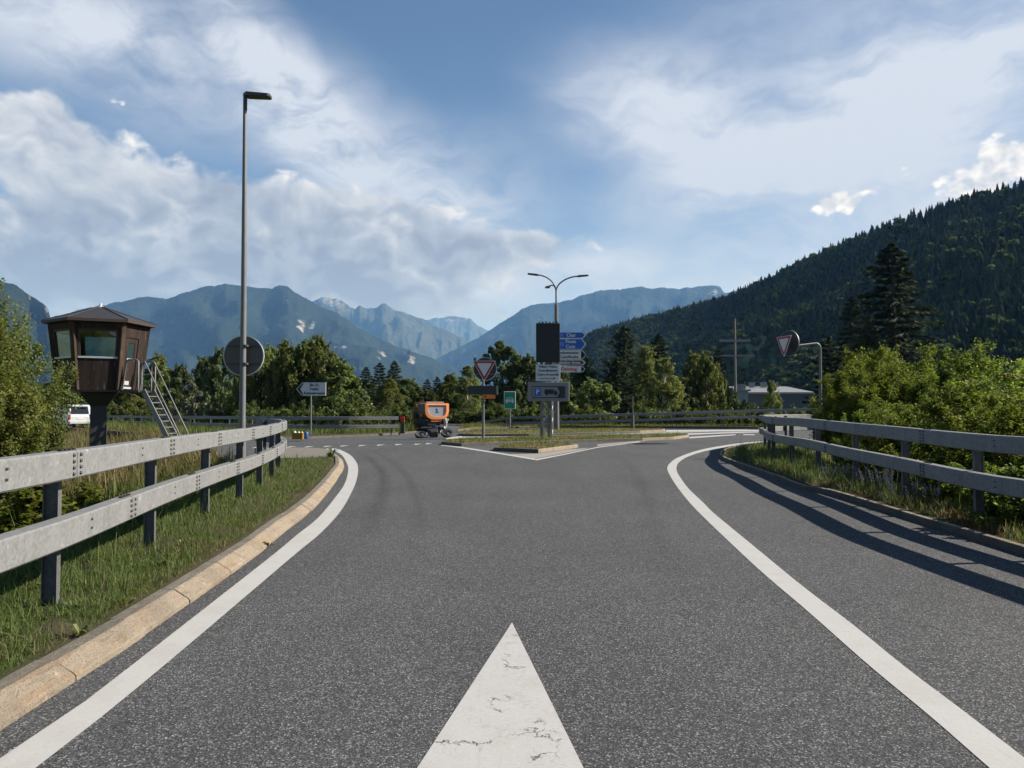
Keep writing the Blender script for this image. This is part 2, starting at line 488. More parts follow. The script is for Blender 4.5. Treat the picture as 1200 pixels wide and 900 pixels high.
M['kerb_face'] = stone_mat('kerb_face_granite', (.20, .166, .128, 1), (.315, .264, .205, 1), (.235, .14, .074, 1))
M['kerb_top'] = stone_mat('kerb_top_granite', (.12, .108, .09, 1), (.21, .19, .16, 1), (.075, .068, .056, 1), .5)
M['kerb_grey_shaded'] = stone_mat('grey_kerb_stone_shaded', (.065, .06, .053, 1), (.14, .128, .113, 1), (.04, .034, .028, 1), .6)  # shade of faces turned from the sun is in this colour, plus stain

m, t, b = mat('soil'); p = t.pos()
n = t.noise(p, 22, 6, .7); w = t.noise(p, 1.2, 4, .6)
t.put(b, 'Base Color', t.mix(t.mapr(w, .35, .65), t.ramp(n, [(0, (.03, .025, .018)), (1, (.095, .078, .056))]), t.ramp(n, [(0, (.022, .03, .011)), (1, (.06, .072, .028))])))
b.inputs['Roughness'].default_value = .95; b.inputs['Specular IOR Level'].default_value = .1; t.put(b, 'Normal', t.bump(n, .8, .03)); M['soil'] = m
m, t, b = mat('dry_turf'); p = t.pos()
n = t.noise(p, 30, 6, .75); w = t.noise(p, .9, 4, .6)
t.put(b, 'Base Color', t.mix(t.mapr(w, .38, .62), t.ramp(n, [(0, (.055, .055, .022)), (1, (.13, .12, .054))]), t.ramp(n, [(0, (.10, .084, .042)), (1, (.21, .18, .105))])))
b.inputs['Roughness'].default_value = .95; b.inputs['Specular IOR Level'].default_value = .1; t.put(b, 'Normal', t.bump(n, 1.0, .06)); M['turf'] = m
m, t, b = mat('field'); p = t.pos()
n = t.noise(p, 1.4, 7, .7); w = t.noise(p, .05, 5, .6)
t.put(b, 'Base Color', t.mix(t.mapr(w, .38, .62), t.ramp(n, [(.2, (.03, .045, .014)), (.8, (.085, .11, .035))]), t.ramp(n, [(.2, (.09, .085, .03)), (.8, (.22, .19, .09))])))
b.inputs['Roughness'].default_value = .95; b.inputs['Specular IOR Level'].default_value = .1; t.put(b, 'Normal', t.bump(n, .8, .1)); M['field'] = m
m, t, b = mat('concrete_apron'); p = t.pos()
n = t.noise(p, 3, 6, .7); t.put(b, 'Base Color', t.ramp(n, [(.2, (.15, .137, .12)), (.8, (.25, .232, .21))])); b.inputs['Roughness'].default_value = .9; M['apron'] = m
m, t, b = mat('pale_lane'); p = t.pos()
n = t.noise(p, 2, 6, .7); t.put(b, 'Base Color', t.ramp(n, [(.2, (.13, .127, .12)), (.8, (.20, .195, .185))])); b.inputs['Roughness'].default_value = .9; M['pale'] = m

# ------------------------------------------------------------------ the road and the ground below it
LP = [(-3.35, 5.62), (-3.78, 8.06), (-4.12, 10.35), (-4.39, 12.42), (-4.69, 14.3), (-5.09, 16.3), (-5.62, 18.5)]   # left posts
RP = [(5.84, 9.65), (6.18, 12.1), (6.43, 14.4), (6.88, 17.3), (7.12, 19.6), (7.68, 22.6), (8.75, 26.2)]            # right posts
LPATH = catmull([(-2.2, -3.0), (-2.78, 1.0), (-3.15, 4.0)] + LP + [(-6.3, 20.6), (-6.9, 21.9), (-7.6, 22.6)], .2)
RPATH = catmull([(6.35, -2.5), (6.05, 3.0), (5.86, 6.2), (5.80, 8.0)] + RP + [(9.35, 28.4), (10.4, 30.4), (11.9, 32.0), (14.0, 33.0), (17.0, 33.7), (22, 34.4), (30, 36)], .2)
L_OUT = offset(LPATH, -.85); R_OUT = offset(RPATH, .9)
far_left = [(-70, 98), (-41, 76.5), (-28, 61.5), (-19.4, 52), (-15.5, 47.2), (-12.3, 44.6), (-9.5, 44.4), (-6.5, 45.9)]
far_right = [(-6.9, 92), (-3.4, 74), (0, 63.6), (5.5, 61.2), (13, 60.2), (18.7, 59), (24, 58), (40, 57.5), (70, 62)]
plat = [(p.x, p.y) for p in L_OUT if p.y < 22.4] + [(-9.6, 25), (-11, 27.5), (-13, 31), (-16.4, 42 - 3.5), (-25, 51), (-37, 63), (-66, 88)] + \
       far_left + [(-8.6, 60), (-12, 92)] + far_right + [(70, 45), (30, 37.5)] + [(p.x, p.y) for p in reversed(R_OUT) if p.x < 22] + [(7.2, -7), (-2.4, -7)]
PL = np.array(plat)


def plat_dist(x, y):
    """distance outside the raised road platform, 0 inside"""
    A = PL; B = np.roll(PL, -1, axis=0); d = B - A
    px = x - A[:, 0]; py = y - A[:, 1]
    tt = np.clip((px * d[:, 0] + py * d[:, 1]) / (d ** 2).sum(1), 0, 1)
    dist = np.sqrt(((px - tt * d[:, 0]) ** 2 + (py - tt * d[:, 1]) ** 2).min())
    c = ((A[:, 1] > y) != (B[:, 1] > y)) & (x < d[:, 0] * (y - A[:, 1]) / np.where(d[:, 1] == 0, 1e-9, d[:, 1]) + A[:, 0])
    return 0.0 if c.sum() % 2 else dist


def ground_z(x, y):
    d = plat_dist(x, y)
    if d == 0: return -.06
    r = math.hypot(x, y)
    drop = min(d * .42, .85) if x < 2 else min(d * .55, 1.6)
    far = min(1.0, max(0.0, (r - 60) / 300)) * 2.0
    return -.06 - drop - far + .25 * (mnoise.noise((x * .12, y * .12, 3)) * min(1, d / 3)) + .12 * mnoise.noise((x * .7, y * .7, 1)) * min(1, d)


rings = [1.5 * 1.055 ** i for i in range(176)]; NA = 200
vs = [(0, 0, -.06)]; 
for r in rings:
    for k in range(NA):
        a = 2 * math.pi * k / NA; x, y = r * math.cos(a), r * math.sin(a)
        vs.append((x, y, ground_z(x, y) if r < 900 else -3.5))
tris = [(0, 1 + k, 1 + (k + 1) % NA) for k in range(NA)]
quads = [(1 + i * NA + k, 1 + (i + 1) * NA + k, 1 + (i + 1) * NA + (k + 1) % NA, 1 + i * NA + (k + 1) % NA) for i in range(len(rings) - 1) for k in range(NA)]
struct(link('ground', np_mesh('ground', vs, quads, tris, [M['field']], smooth=True)))

mb = MB(); bm = bmesh.new()
f = bm.faces.new([bm.verts.new((x, y, 0)) for x, y in plat]); bmesh.ops.triangulate(bm, faces=[f])
bm.verts.index_update(); mb.add([v.co.copy() for v in bm.verts], [[v.index for v in f.verts] for f in bm.faces]); bm.free()
struct(mb.build('road', M['asphalt']))

# painted lines (surveyed edge points of the photograph, on the road plane)
g2 = lambda pts, z=0.0: [G(x, y, z) for x, y in pts]
mb = MB()
Lo = g2([(380, 526.5), (390, 527.6), (400, 533), (406.5, 543), (408, 551.7), (404, 566.7), (393, 583), (373, 606.7), (346.7, 628), (321.7, 649), (200, 744.4), (99.6, 821.8), (0, 889.3)])
Li = g2([(386, 525.3), (397, 526.6), (410, 533), (417.5, 541.7), (419.7, 550), (418, 561.7), (413, 575), (400, 598), (376.7, 624), (346.7, 649), (200, 773.8), (106.7, 850), (43.6, 899)])
ext = lambda P_, y: P_ + [P_[-1] + (P_[-1] - P_[-2]).normalized() * ((P_[-1].y - y))]
strip(mb, smooth_path(ext(Lo, -3), .25), smooth_path(ext(Li, -3), .25), .003, n=160)
Ro = g2([(1000, 513), (940, 515), (893, 517.3), (870, 519), (836.7, 524), (816.7, 528.3), (795, 536), (785, 543), (782, 549), (785, 557), (791.7, 568), (803, 583), (820, 601.7), (883, 661.7), (946.7, 716.7), (1020, 781.7), (1086.7, 836.7), (1156.7, 898)])
Ri = g2([(1000, 514.2), (940, 516.3), (893, 518.8), (872, 520.6), (850, 524), (825, 529), (806.7, 535), (796.7, 541), (793, 546.5), (793.4, 553), (797.5, 560), (806.7, 572.5), (825, 590), (836.7, 601.7), (886.7, 643), (940, 686.7), (1003, 735), (1060, 781.7), (1120, 826.7), (1198, 886.7)])
strip(mb, smooth_path(ext(Ro, -3), .25), smooth_path(ext(Ri, -3), .25), .003, n=200)
for tx, ty in [(305, 524.6), (323, 524.4), (344, 524), (364.5, 524), (386, 523.5), (405, 523), (426, 522.6), (447, 522), (468, 521.4), (490, 521), (503, 520.4)]:
    a = G(tx - 4.4, ty - .9); c = G(tx + 4.4, ty - .9)                 # give-way teeth
    mid = (a + c) / 2; d = (c - a)
    mb.add([(a.x, a.y, .004), (c.x, c.y, .004), (c.x - d.x * .42, c.y - 1.0, .004), (a.x + d.x * .42, a.y - 1.0, .004)], [(0, 1, 2, 3)])
for A, B in [(g2([(781, 504.0), (840, 503.9), (889, 504.0)]), g2([(781, 505.8), (840, 505.6), (889, 505.5)])),
             (g2([(806, 508.0), (850, 506.6), (889, 505.9)]), g2([(806, 509.6), (850, 507.9), (889, 506.7)])),
             (g2([(808, 512.1), (835, 510.4), (862, 509.0)]), g2([(808, 513.8), (835, 511.9), (862, 510.0)])),
             (g2([(871, 508.9), (884, 508.9)]), g2([(871, 509.9), (884, 509.9)])),
             (g2([(517, 520.8), (540, 523.6), (585, 530.6), (627.5, 537.4)]), g2([(517, 522.2), (540, 525.0), (585, 532.1), (627.5, 539.3)])),
             (g2([(628, 539.8), (660, 533.4), (700, 524.8), (750, 518.2)]), g2([(628, 538.0), (660, 532.2), (700, 523.9), (750, 517.5)])),
             (g2([(522, 513.4), (540, 511.0)]), g2([(524, 515.0), (543, 512.4)])), (g2([(492, 507.6), (503, 505.4)]), g2([(496, 509), (506, 506.6)]))]:
    strip(mb, A, B, .004, n=24)
struct(mb.build('road_markings', M['paint']))
mb = MB()
ta, tb, tc = G(600, 730), G(490, 899), G(683, 899)
q = lambda a, b_: a + (b_ - a) * 1.75
mb.add([(v.x, v.y, .004) for v in (ta, q(ta, tb), q(ta, tc))], [(0, 1, 2)])
struct(mb.build('painted_arrow_marking', M['paint_cracked']))

# faint tyre arc
m, t, b = mat('tyre_rubber_stain'); p = t.pos()
at = t.node('ShaderNodeAttribute', attribute_name='fade').outputs['Fac']
b.inputs['Base Color'].default_value = (.018, .018, .019, 1); b.inputs['Roughness'].default_value = .8
t.put(b, 'Alpha', t.math('MULTIPLY', t.math('MULTIPLY', at, t.mapr(t.noise(p, 8, 4, .7), .3, .65)), .62)); M['rubber'] = m
def tyre(pts, w, amp):
    c = smooth_path(g2(pts), .3); A = offset(c, -w / 2); B = offset(c, w / 2); n = len(c)
    v = [(a.x, a.y, .0015) for a in A] + [(a.x, a.y, .0015) for a in c] + [(a.x, a.y, .0015) for a in B]
    fd = [0] * n + [amp * math.sin(math.pi * i / (n - 1)) ** .6 for i in range(n)] + [0] * n
    qd = [(i, i + 1, n + i + 1, n + i) for i in range(n - 1)] + [(n + i, n + i + 1, 2 * n + i + 1, 2 * n + i) for i in range(n - 1)]
    struct(link('road_tyre_mark', np_mesh('road_tyre_mark', v, qd, None, [M['rubber']], {'fade': fd})))
tyre([(418, 529), (432, 537), (444, 548), (450, 560), (447, 580), (440, 600), (425, 640)], .34, .6)
tyre([(432, 527), (455, 538), (478, 560), (490, 600), (480, 660)], .3, .35)
tyre([(690, 526), (730, 540), (752, 570), (775, 640), (840, 740)], .4, .3)

# ------------------------------------------------------------------ kerbs, verges and islands
KL = smooth_path(list(reversed(ext(g2([(396, 535.5), (402.0, 541.7), (402.5, 550), (398, 557.5), (383, 579), (360, 603), (328, 628), (303, 649), (176, 740), (0, 856)]), -3))), .05)
mb = MB(); i = 0; k = random.Random(3)
while i < len(KL) - 6:                                  # one stone about a metre long after another
    j = min(len(KL) - 1, i + k.choice([17, 19, 21, 24])); seg = KL[i:j + 1]
    dz, do = k.uniform(-.004, .004), k.uniform(-.006, .006)
    a = resample(seg, n=6); a[0] = a[0].lerp(a[1], .012); a[-1] = a[-1].lerp(a[-2], .012)
    prof = [(.005 + do, -.05), (.0 + do, .028), (-.012 + do, .042), (-.105 + do, .104 + dz), (-.125 + do, .113 + dz), (-.215 + do, .117 + dz), (-.225 + do, .105), (-.225, -.05)]
    vs_, N = [], normals2(a)
    sweep(mb, a, prof, caps=True, mats=[0, 0, 0, 0, 1, 1, 1], smooth=False)
    i = j
struct(mb.build('kerb', [M['kerb_face'], M['kerb_top']]))
KLo = offset(KL, -.22)
KR = smooth_path(list(reversed(ext(g2([(1010, 516.2), (930, 518.4), (890, 520.6), (864, 524.5), (849, 528.6), (843, 533.5), (844.5, 537), (853, 541.5), (877, 550), (908, 561), (940, 574), (970, 579.5), (1059, 607), (1200, 651)]), -3))), .1)
mb = MB(); i = 0
while i < len(KR) - 6:
    j = min(len(KR) - 1, i + k.choice([9, 10, 11])); a = resample(KR[i:j + 1], n=5); a[0] = a[0].lerp(a[1], .02); a[-1] = a[-1].lerp(a[-2], .02)
    dz = k.uniform(-.004, .004)
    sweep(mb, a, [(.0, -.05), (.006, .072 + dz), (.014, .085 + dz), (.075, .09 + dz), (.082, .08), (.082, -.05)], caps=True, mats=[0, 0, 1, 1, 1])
    i = j
struct(mb.build('kerb', [M['kerb_grey_shaded'], M['kerb_face']]))  # road face has shade in its colour, top a paler sunlit tone
KRo = offset(KR, .076)


def patch(mb, A, B, zf, nu, nv, mi=0, skirt=True):
    A = resample(A, n=nu); B = resample(B, n=nu); vs_ = []
    for i in range(nu):
        for j in range(nv):
            q_ = A[i].lerp(B[i], j / (nv - 1)); q_.z = zf(q_, j / (nv - 1)); vs_.append(q_)
    fs = [(i * nv + j, i * nv + j + 1, (i + 1) * nv + j + 1, (i + 1) * nv + j) for i in range(nu - 1) for j in range(nv - 1)]
    mb.add(vs_, fs, mi, True)
    if skirt:
        rim = [vs_[i * nv] for i in range(nu)], [vs_[i * nv + nv - 1] for i in range(nu)], [vs_[j] for j in range(nv)], [vs_[(nu - 1) * nv + j] for j in range(nv)]
        for e in rim:
            n_ = len(e); mb.add([*e] + [Vector((q.x, q.y, -.12)) for q in e], [(i, i + 1, n_ + i + 1, n_ + i) for i in range(n_ - 1)], mi)


def bumpy(z0, z1=None, amp=.035, fr=2.2):
    z1 = z0 if z1 is None else z1
    return lambda q, v: z0 + (z1 - z0) * v + amp * mnoise.noise((q.x * fr, q.y * fr, 5)) * min(1, 6 * v)
cut = lambda P_, a, b_: [q for q in P_ if a <= q.y <= b_]
mb = MB(); VL_A, VL_B = cut(KLo, -3, 23.2), [q for q in L_OUT if q.y <= 21.3]
patch(mb, VL_A, VL_B, bumpy(.095, .07), 110, 16)
struct(mb.build('verge', M['soil']))
mb = MB(); VR_A = KRo; VR_B = R_OUT
patch(mb, VR_A, VR_B, bumpy(.078, .08), 150, 14)
struct(mb.build('verge', M['soil']))
mb = MB()                                              # paved patch beyond the left verge
patch(mb, [*g2([(300, 538.5), (340, 537.5), (372, 540), (391, 538)])], [*g2([(300, 525.3), (340, 525.2), (372, 525.8), (389, 528.2)])], lambda q, v: .03, 12, 4)
struct(mb.build('path', M['old_asphalt']))

# grass bank along the far left rail, with its pale kerb
FLk = [*g2([(120, 506), (200, 511.5), (260, 516), (336, 515.3), (400, 512.6), (450, 510.4), (478, 508.2), (491, 506.6), (497, 504.6), (498, 502.6)])]
FLk = smooth_path([q for q in FLk], .5)
FLb = smooth_path([(*q, 0) for q in [(-50, 84), (-30, 63.5), (-20.5, 52.8), (-15.8, 48.2), (-12.3, 45.9), (-9.5, 45.8), (-6.9, 50), (-6.6, 56)]], .5)
mb = MB(); patch(mb, offset(FLk, -.15), FLb, bumpy(.10, .12, .06, .8), 60, 8); struct(mb.build('verge', M['soil']))
mb = MB(); sweep(mb, FLk, [(.0, -.03), (.0, .10), (-.03, .115), (-.16, .115), (-.16, -.03)], caps=True); struct(mb.build('kerb', M['kerb_grey_shaded']))
# bank along the far right rail
FRk = smooth_path([*g2([(536, 505.2), (560, 502.8), (620, 501.6), (700, 501.4), (760, 501.2), (820, 501.6), (880, 502.4), (960, 503)])] + [Vector((45, 52, 0)), Vector((70, 55, 0))], .6)
FRb = smooth_path([(*q, 0) for q in [(-3.9, 76), (-1.6, 67), (2, 63.6), (6.5, 62.4), (13, 61.6), (18.7, 60.6), (24, 59.4), (40, 58.6), (70, 63)]], .6)
mb = MB(); patch(mb, FRk, FRb, bumpy(.10, .20, .06, .8), 60, 6); struct(mb.build('verge', M['turf']))
mb = MB()
kk = smooth_path([*g2([(757, 502.2), (800, 502.2), (850, 502.6), (889, 503)])], .5)
sweep(mb, kk, [(.0, -.02), (.0, .19), (-.2, .2), (-.2, -.02)], caps=True); struct(mb.build('kerb', M['kerb_grey_shaded']))


def island(top_pts, zt, kerb_mats, turf_inset=.22):
    """a raised island: outline surveyed at the height of its top"""
    P_ = [Vector((q.x, q.y, 0)) for q in g2(top_pts, zt)]
    c = sum(P_, Vector()) / len(P_)
    area = sum(a.x * b_.y - b_.x * a.y for a, b_ in zip(P_, P_[1:] + P_[:1]))
    if area < 0: P_.reverse(); kerb_mats = list(reversed(kerb_mats[:-1])) + [kerb_mats[-1]]
    n = len(P_); inn = []
    for i in range(n):
        a, q_, b_ = P_[i - 1], P_[i], P_[(i + 1) % n]
        n1 = Vector((-(q_ - a).y, (q_ - a).x, 0)).normalized(); n2 = Vector((-(b_ - q_).y, (b_ - q_).x, 0)).normalized()
        h = (n1 + n2); h = h / max(.35, h.length_squared / 2); inn.append(q_ + h * turf_inset * .5)
    mk = MB()
    for i in range(n):
        j = (i + 1) % n
        mk.add([(P_[i].x, P_[i].y, -.02), (P_[j].x, P_[j].y, -.02), (P_[j].x, P_[j].y, zt - .015), (P_[i].x, P_[i].y, zt - .015),
                (P_[j].x + (inn[j].x - P_[j].x) * .12, P_[j].y + (inn[j].y - P_[j].y) * .12, zt), (P_[i].x + (inn[i].x - P_[i].x) * .12, P_[i].y + (inn[i].y - P_[i].y) * .12, zt),
                (inn[j].x, inn[j].y, zt), (inn[i].x, inn[i].y, zt), (inn[j].x, inn[j].y, -.02), (inn[i].x, inn[i].y, -.02)],
               [(0, 1, 2, 3), (3, 2, 4, 5), (5, 4, 6, 7), (7, 6, 8, 9)], kerb_mats[i % len(kerb_mats)])
    struct(mk.build('kerb', [M['kerb_grey_shaded'], M['kerb_face']]))  # darker stone paints the shaded sides, paler stone the sides facing the sun
    bm_ = bmesh.new(); f_ = bm_.faces.new([bm_.verts.new((q.x, q.y, zt - .02)) for q in inn]); bmesh.ops.triangulate(bm_, faces=[f_])
    bmesh.ops.subdivide_edges(bm_, edges=bm_.edges[:], cuts=4, use_grid_fill=True)
    for v in bm_.verts: v.co.z += .05 * mnoise.noise(v.co * 1.4) * (0 if v.is_boundary else 1) + (.03 if not v.is_boundary else 0)
    bm_.verts.index_update(); mt = MB(); mt.add([v.co.copy() for v in bm_.verts], [[v.index for v in f_.verts] for f_ in bm_.faces], 0, True); bm_.free()
    struct(mt.build('traffic_island_ground', M['turf']))
    return inn
IS1 = island([(578.3, 524.3), (631, 526.6), (677.5, 520.8), (664, 518.6), (620, 519.2), (588, 520.6)], .13, [0, 1, 1, 0, 0, 0])
IS2 = island([(517.3, 517.6), (541, 519.6), (600, 517.6), (700, 514.6), (753, 513.4), (790, 512.0), (807.5, 509.7), (795, 508.2), (700, 510.4), (600, 512.2), (545, 514), (524, 515.2)], .13, [0, 0, 0, 0, 1, 1, 1, 0, 0, 0, 0, 0])
IS3 = island([(538, 508.3), (555, 508.7), (620, 508.4), (700, 506.8), (750, 504.8), (778, 503.6), (779, 502.4), (740, 502.0), (640, 502.6), (560, 504), (541, 505.8)], .13, [0, 0, 0, 0, 1, 1, 0, 0, 0, 0, 0])
mb = MB()
mb.slab([(q.x, q.y) for q in g2([(597, 532.4), (631, 531.6), (662, 527.2), (690, 524.8), (680, 527.3), (655, 532.2), (627.6, 537.2)])], -.01, .003)
mb.slab([(q.x, q.y) for q in g2([(700, 523.0), (757, 516.6), (757, 515.8), (700, 520.8)])], -.01, .003)
struct(mb.build('traffic_island_apron_ground', M['apron']))
mb = MB()                                              # pale lane between the two grass islands
mb.slab([(q.x, q.y) for q in g2([(524, 514.8), (545, 513.6), (600, 511.6), (700, 509.8), (795, 507.6), (889, 503.2), (889, 502.6), (782, 504.2), (700, 507.4), (600, 509.4), (545, 511)])], -.01, .0025)
struct(mb.build('road_lane', M['pale']))
# ------------------------------------------------------------------ mountains
def mountain_mat(name, forest, forest2, rock, meadow):
    m, t, b = mat(name); p = t.pos()
    n = t.noise(p, .012, 8, .68); n2 = t.noise(p, .0016, 6, .6); n3 = t.noise(p, .05, 4, .7)
    c = t.mix(t.mapr(n, .35, .65), forest, forest2)
    c = t.mix(t.mapr(n3, .52, .68, 0, .45), c, tuple(x * 1.6 for x in forest2[:3]) + (1,))
    c = t.mix(t.mapr(n2, .52, .66, 0, .5), c, meadow)
    at = t.node('ShaderNodeAttribute', attribute_name='rock').outputs['Fac']
    streaks = t.noise(t.scale(p, .017, .017, .006), 1.0, 7, .72)
    k = t.mapr(t.math('ADD', at, t.math('MULTIPLY', t.math('SUBTRACT', streaks, .5), 3.0)), .55, .95)
    c = t.mix(k, c, t.mix(t.mapr(n3, .3, .7), rock, tuple(x * .7 for x in rock[:3]) + (1,)))
    t.put(b, 'Base Color', c); b.inputs['Roughness'].default_value = .95; b.inputs['Specular IOR Level'].default_value = .05
    t.put(b, 'Normal', t.bump(t.math('ADD', n, t.math('MULTIPLY', n3, .4)), 1.0, 40)); return m
M['mtn'] = mountain_mat('mountain_side', (.010, .016, .011, 1), (.018, .026, .015, 1), (.36, .34, .32, 1), (.024, .031, .018, 1))
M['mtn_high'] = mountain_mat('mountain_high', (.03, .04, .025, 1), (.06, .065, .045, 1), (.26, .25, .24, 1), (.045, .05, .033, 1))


def lerp_tab(tab, x):
    if x <= tab[0][0]: return tab[0][1]
    for (a, va), (b_, vb) in zip(tab, tab[1:]):
        if x <= b_: return va + (vb - va) * (x - a) / (b_ - a)
    return tab[-1][1]


def mountain(name, skyl, D, front, rocks, material, seed, rough=1.0, jag=1.0, base_z=-60, nu=260, nv=64, high=0.0):
    """a massif: ridge at distance D under the surveyed skyline, flanks with gullies down to its foot, and a back slope"""
    x0, x1 = skyl[0][0], skyl[-1][0]; vs_ = []; rk = []
    for i in range(nu):
        px = x0 + (x1 - x0) * i / (nu - 1)
        py = lerp_tab(skyl, px) + jag * 2.2 * mnoise.noise((px * .09, seed, 0)) + jag * 1.1 * mnoise.noise((px * .31, seed, 4))
        Dl = lerp_tab(D, px) if isinstance(D, list) else D
        top = W(px, py, Dl); h = top.z - base_z
        for j in range(nv):
            v = j / (nv - 1) * 1.4
            if v <= 1: Y = Dl - front * (1 - v) ** 1.05; z = base_z + h * v ** 1.12
            else: Y = Dl + front * (v - 1); z = base_z + h * (1 - (v - 1) * 1.3)
            dx = ray(px, 480); X = dx.x / dx.y * Y
            w = min(1, v * 3) * min(1, abs(1 - v) * 5 + .0)
            q = Vector((X * .0011, Y * .0006, seed * 7.1))
            nz = abs(mnoise.noise(q)) * -1.0 + .5 * -abs(mnoise.noise(q * 2.3)) + .28 * -abs(mnoise.noise(q * 5.1)) + .14 * mnoise.noise(q * 11.3) + .1 * mnoise.noise(q * 23) + .5
            z += w * nz * h * .20 * rough
            Y += w * 260 * mnoise.noise((px * .03, z * .004, seed)) * rough
            vs_.append((dx.x / dx.y * Y, Y, z))
            s_ = high * max(0, v - .55)
            for (rx, ry, rr, ra, *rs) in rocks:
                ppy = 480 - (z - CAM_H) / Y * 900
                s_ += ra * math.exp(-(((px - rx) / rr) ** 2 + ((ppy - ry) / (rs[0] if rs else rr)) ** 2))
            rk.append(s_)
    qd = [(i * nv + j, (i + 1) * nv + j, (i + 1) * nv + j + 1, i * nv + j + 1) for i in range(nu - 1) for j in range(nv - 1)]
    o = link('mountain', np_mesh('mountain', vs_, qd, None, [M[material]], {'rock': rk}, smooth=True)); struct(o); return o


mountain('mountain', [(-140, 300), (-40, 318), (0, 329), (15, 334), (32, 346), (46, 354), (54, 362), (60, 385), (75, 405), (100, 430), (130, 450)], 3000, 700, [(34, 350, 6, .7), (52, 362, 5, .5)], 'mtn', 1.3, jag=.8, nu=120)
mountain('mountain', [(20, 385), (60, 372), (100, 361), (130, 355), (155, 350), (175, 348), (196, 350), (215, 343), (235, 336), (262, 332.5), (285, 336), (305, 337), (318, 338), (327, 334), (336, 335), (346, 343), (362, 352), (380, 361), (400, 370), (415, 381), (440, 395), (470, 408), (500, 418), (530, 430), (560, 445)],
         6000, 2200, [(352, 381, 7, .85, 12), (366, 383, 4, .8, 9), (242, 371, 5, .55), (221, 371, 8, .4), (180, 390, 7, .35), (335, 353, 5, .35), (430, 395, 6, .4), (320, 366, 4, .4), (398, 390, 6, .5)], 'mtn', 2.7, jag=.9)
mountain('mountain', [(330, 440), (345, 424), (365, 412), (385, 405), (400, 402), (420, 404), (440, 408), (458, 416), (475, 428), (490, 440), (520, 452)], 4900, 1000,
         [(398, 407, 9, .85, 4), (446, 415, 9, .6, 7), (474, 413, 11, 1.2, 9), (480, 422, 8, 1.1, 8), (420, 420, 14, .3, 5)], 'mtn', 4.1, jag=.7, nu=160)
mountain('mountain', [(400, 430), (430, 432), (465, 420), (480, 410), (492, 421), (506, 433), (520, 438), (545, 442)], 5500, 800, [(468, 412, 13, 1.3, 11), (492, 438, 7, .9, 8), (480, 425, 9, .7, 10)], 'mtn', 5.9, jag=.6, nu=120)
mountain('mountain', [(320, 372), (350, 360), (372, 350), (385, 347.5), (398, 352), (410, 360), (416, 362), (421, 357), (427, 362), (440, 361), (447, 356), (452, 355.5), (460, 362), (475, 367), (495, 374), (512, 382), (530, 390), (548, 400), (570, 412), (600, 420)],
         9800, 2300, [(385, 352, 14, .8, 6), (398, 360, 14, .4, 8), (440, 372, 20, .18, 8)], 'mtn_high', 6.6, jag=.9, high=.35)
mountain('mountain', [(480, 384), (500, 374), (512, 372), (526, 370.5), (540, 371.5), (552, 374), (560, 381), (575, 388), (600, 396), (640, 405)], 14500, 2600, [(530, 376, 22, .5, 5)], 'mtn_high', 7.7, jag=.8, high=.5, nu=140)
mountain('mountain', [(440, 446), (470, 437), (492, 430), (510, 421), (530, 411), (550, 401), (565, 393), (580, 383), (597, 372), (612, 362), (622, 357.5), (640, 355.5), (655, 354.5), (668, 351), (685, 345), (700, 341.5), (718, 339.5), (740, 337), (752, 336), (765, 338.5), (780, 336.5), (796, 338.5), (812, 337), (826, 335), (838, 334), (845, 336), (850, 344), (858, 342.5), (872, 339), (890, 342), (950, 348), (1050, 350)],
         8600, 2700, [(840, 340, 12, .5, 8), (790, 343, 45, .22, 6), (625, 372, 18, .15, 14), (640, 358, 30, .15, 6)], 'mtn', 8.8, jag=.8, nu=320, high=.12)

# ------------------------------------------------------------------ the wooded hill on the right
RID = [(640, 408, 2500), (665, 400, 2250), (685, 394, 2050), (700, 386, 1950), (725, 380, 1850), (750, 373, 1750), (800, 361, 1600), (850, 349, 1480), (900, 327, 1380), (950, 303, 1290), (1000, 281, 1210), (1050, 261, 1150),
       (1100, 243, 1100), (1150, 227, 1060), (1200, 215, 1030), (1300, 190, 980), (1450, 165, 900), (1700, 150, 760), (2000, 150, 620)]
HS = .58
rp = [Vector(W(x, y + 5, Y * HS)) for x, y, Y in RID]
fp = [W(x, 470, Y * HS) for x, Y in [(655, 1500), (680, 1300), (700, 1150), (720, 1050), (750, 950), (800, 800), (850, 700), (900, 600), (960, 520), (1020, 460), (1080, 420), (1150, 390), (1250, 370), (1350, 350), (1450, 330), (1600, 300), (1800, 260), (2000, 240), (2300, 200)]]
for q in fp: q.z = -4.5
NU = 150; rp = resample(rp, n=NU); fp = resample(fp, n=NU); NV = 60


def hill_pt(u, v):
    i = min(NU - 2, int(u * (NU - 1))); f_ = u * (NU - 1) - i
    a = fp[i].lerp(fp[i + 1], f_); b_ = rp[i].lerp(rp[i + 1], f_)
    if v <= 1: q = a.lerp(b_, v); q.z = a.z + (b_.z - a.z) * v ** 1.06
    else: q = a.lerp(b_, v); q.z = b_.z - (v - 1) * .5 * (b_.z - a.z)
    w = min(1, v * 4) * min(1, abs(1 - v) * 4)
    q.z += w * HS * (18 * mnoise.noise((q.x * .0078, q.y * .0078, 2)) + 8 * mnoise.noise((q.x * .024, q.y * .024, 9)) + 14 * -abs(mnoise.noise((q.x * .012, q.y * .005, 4))))
    return q


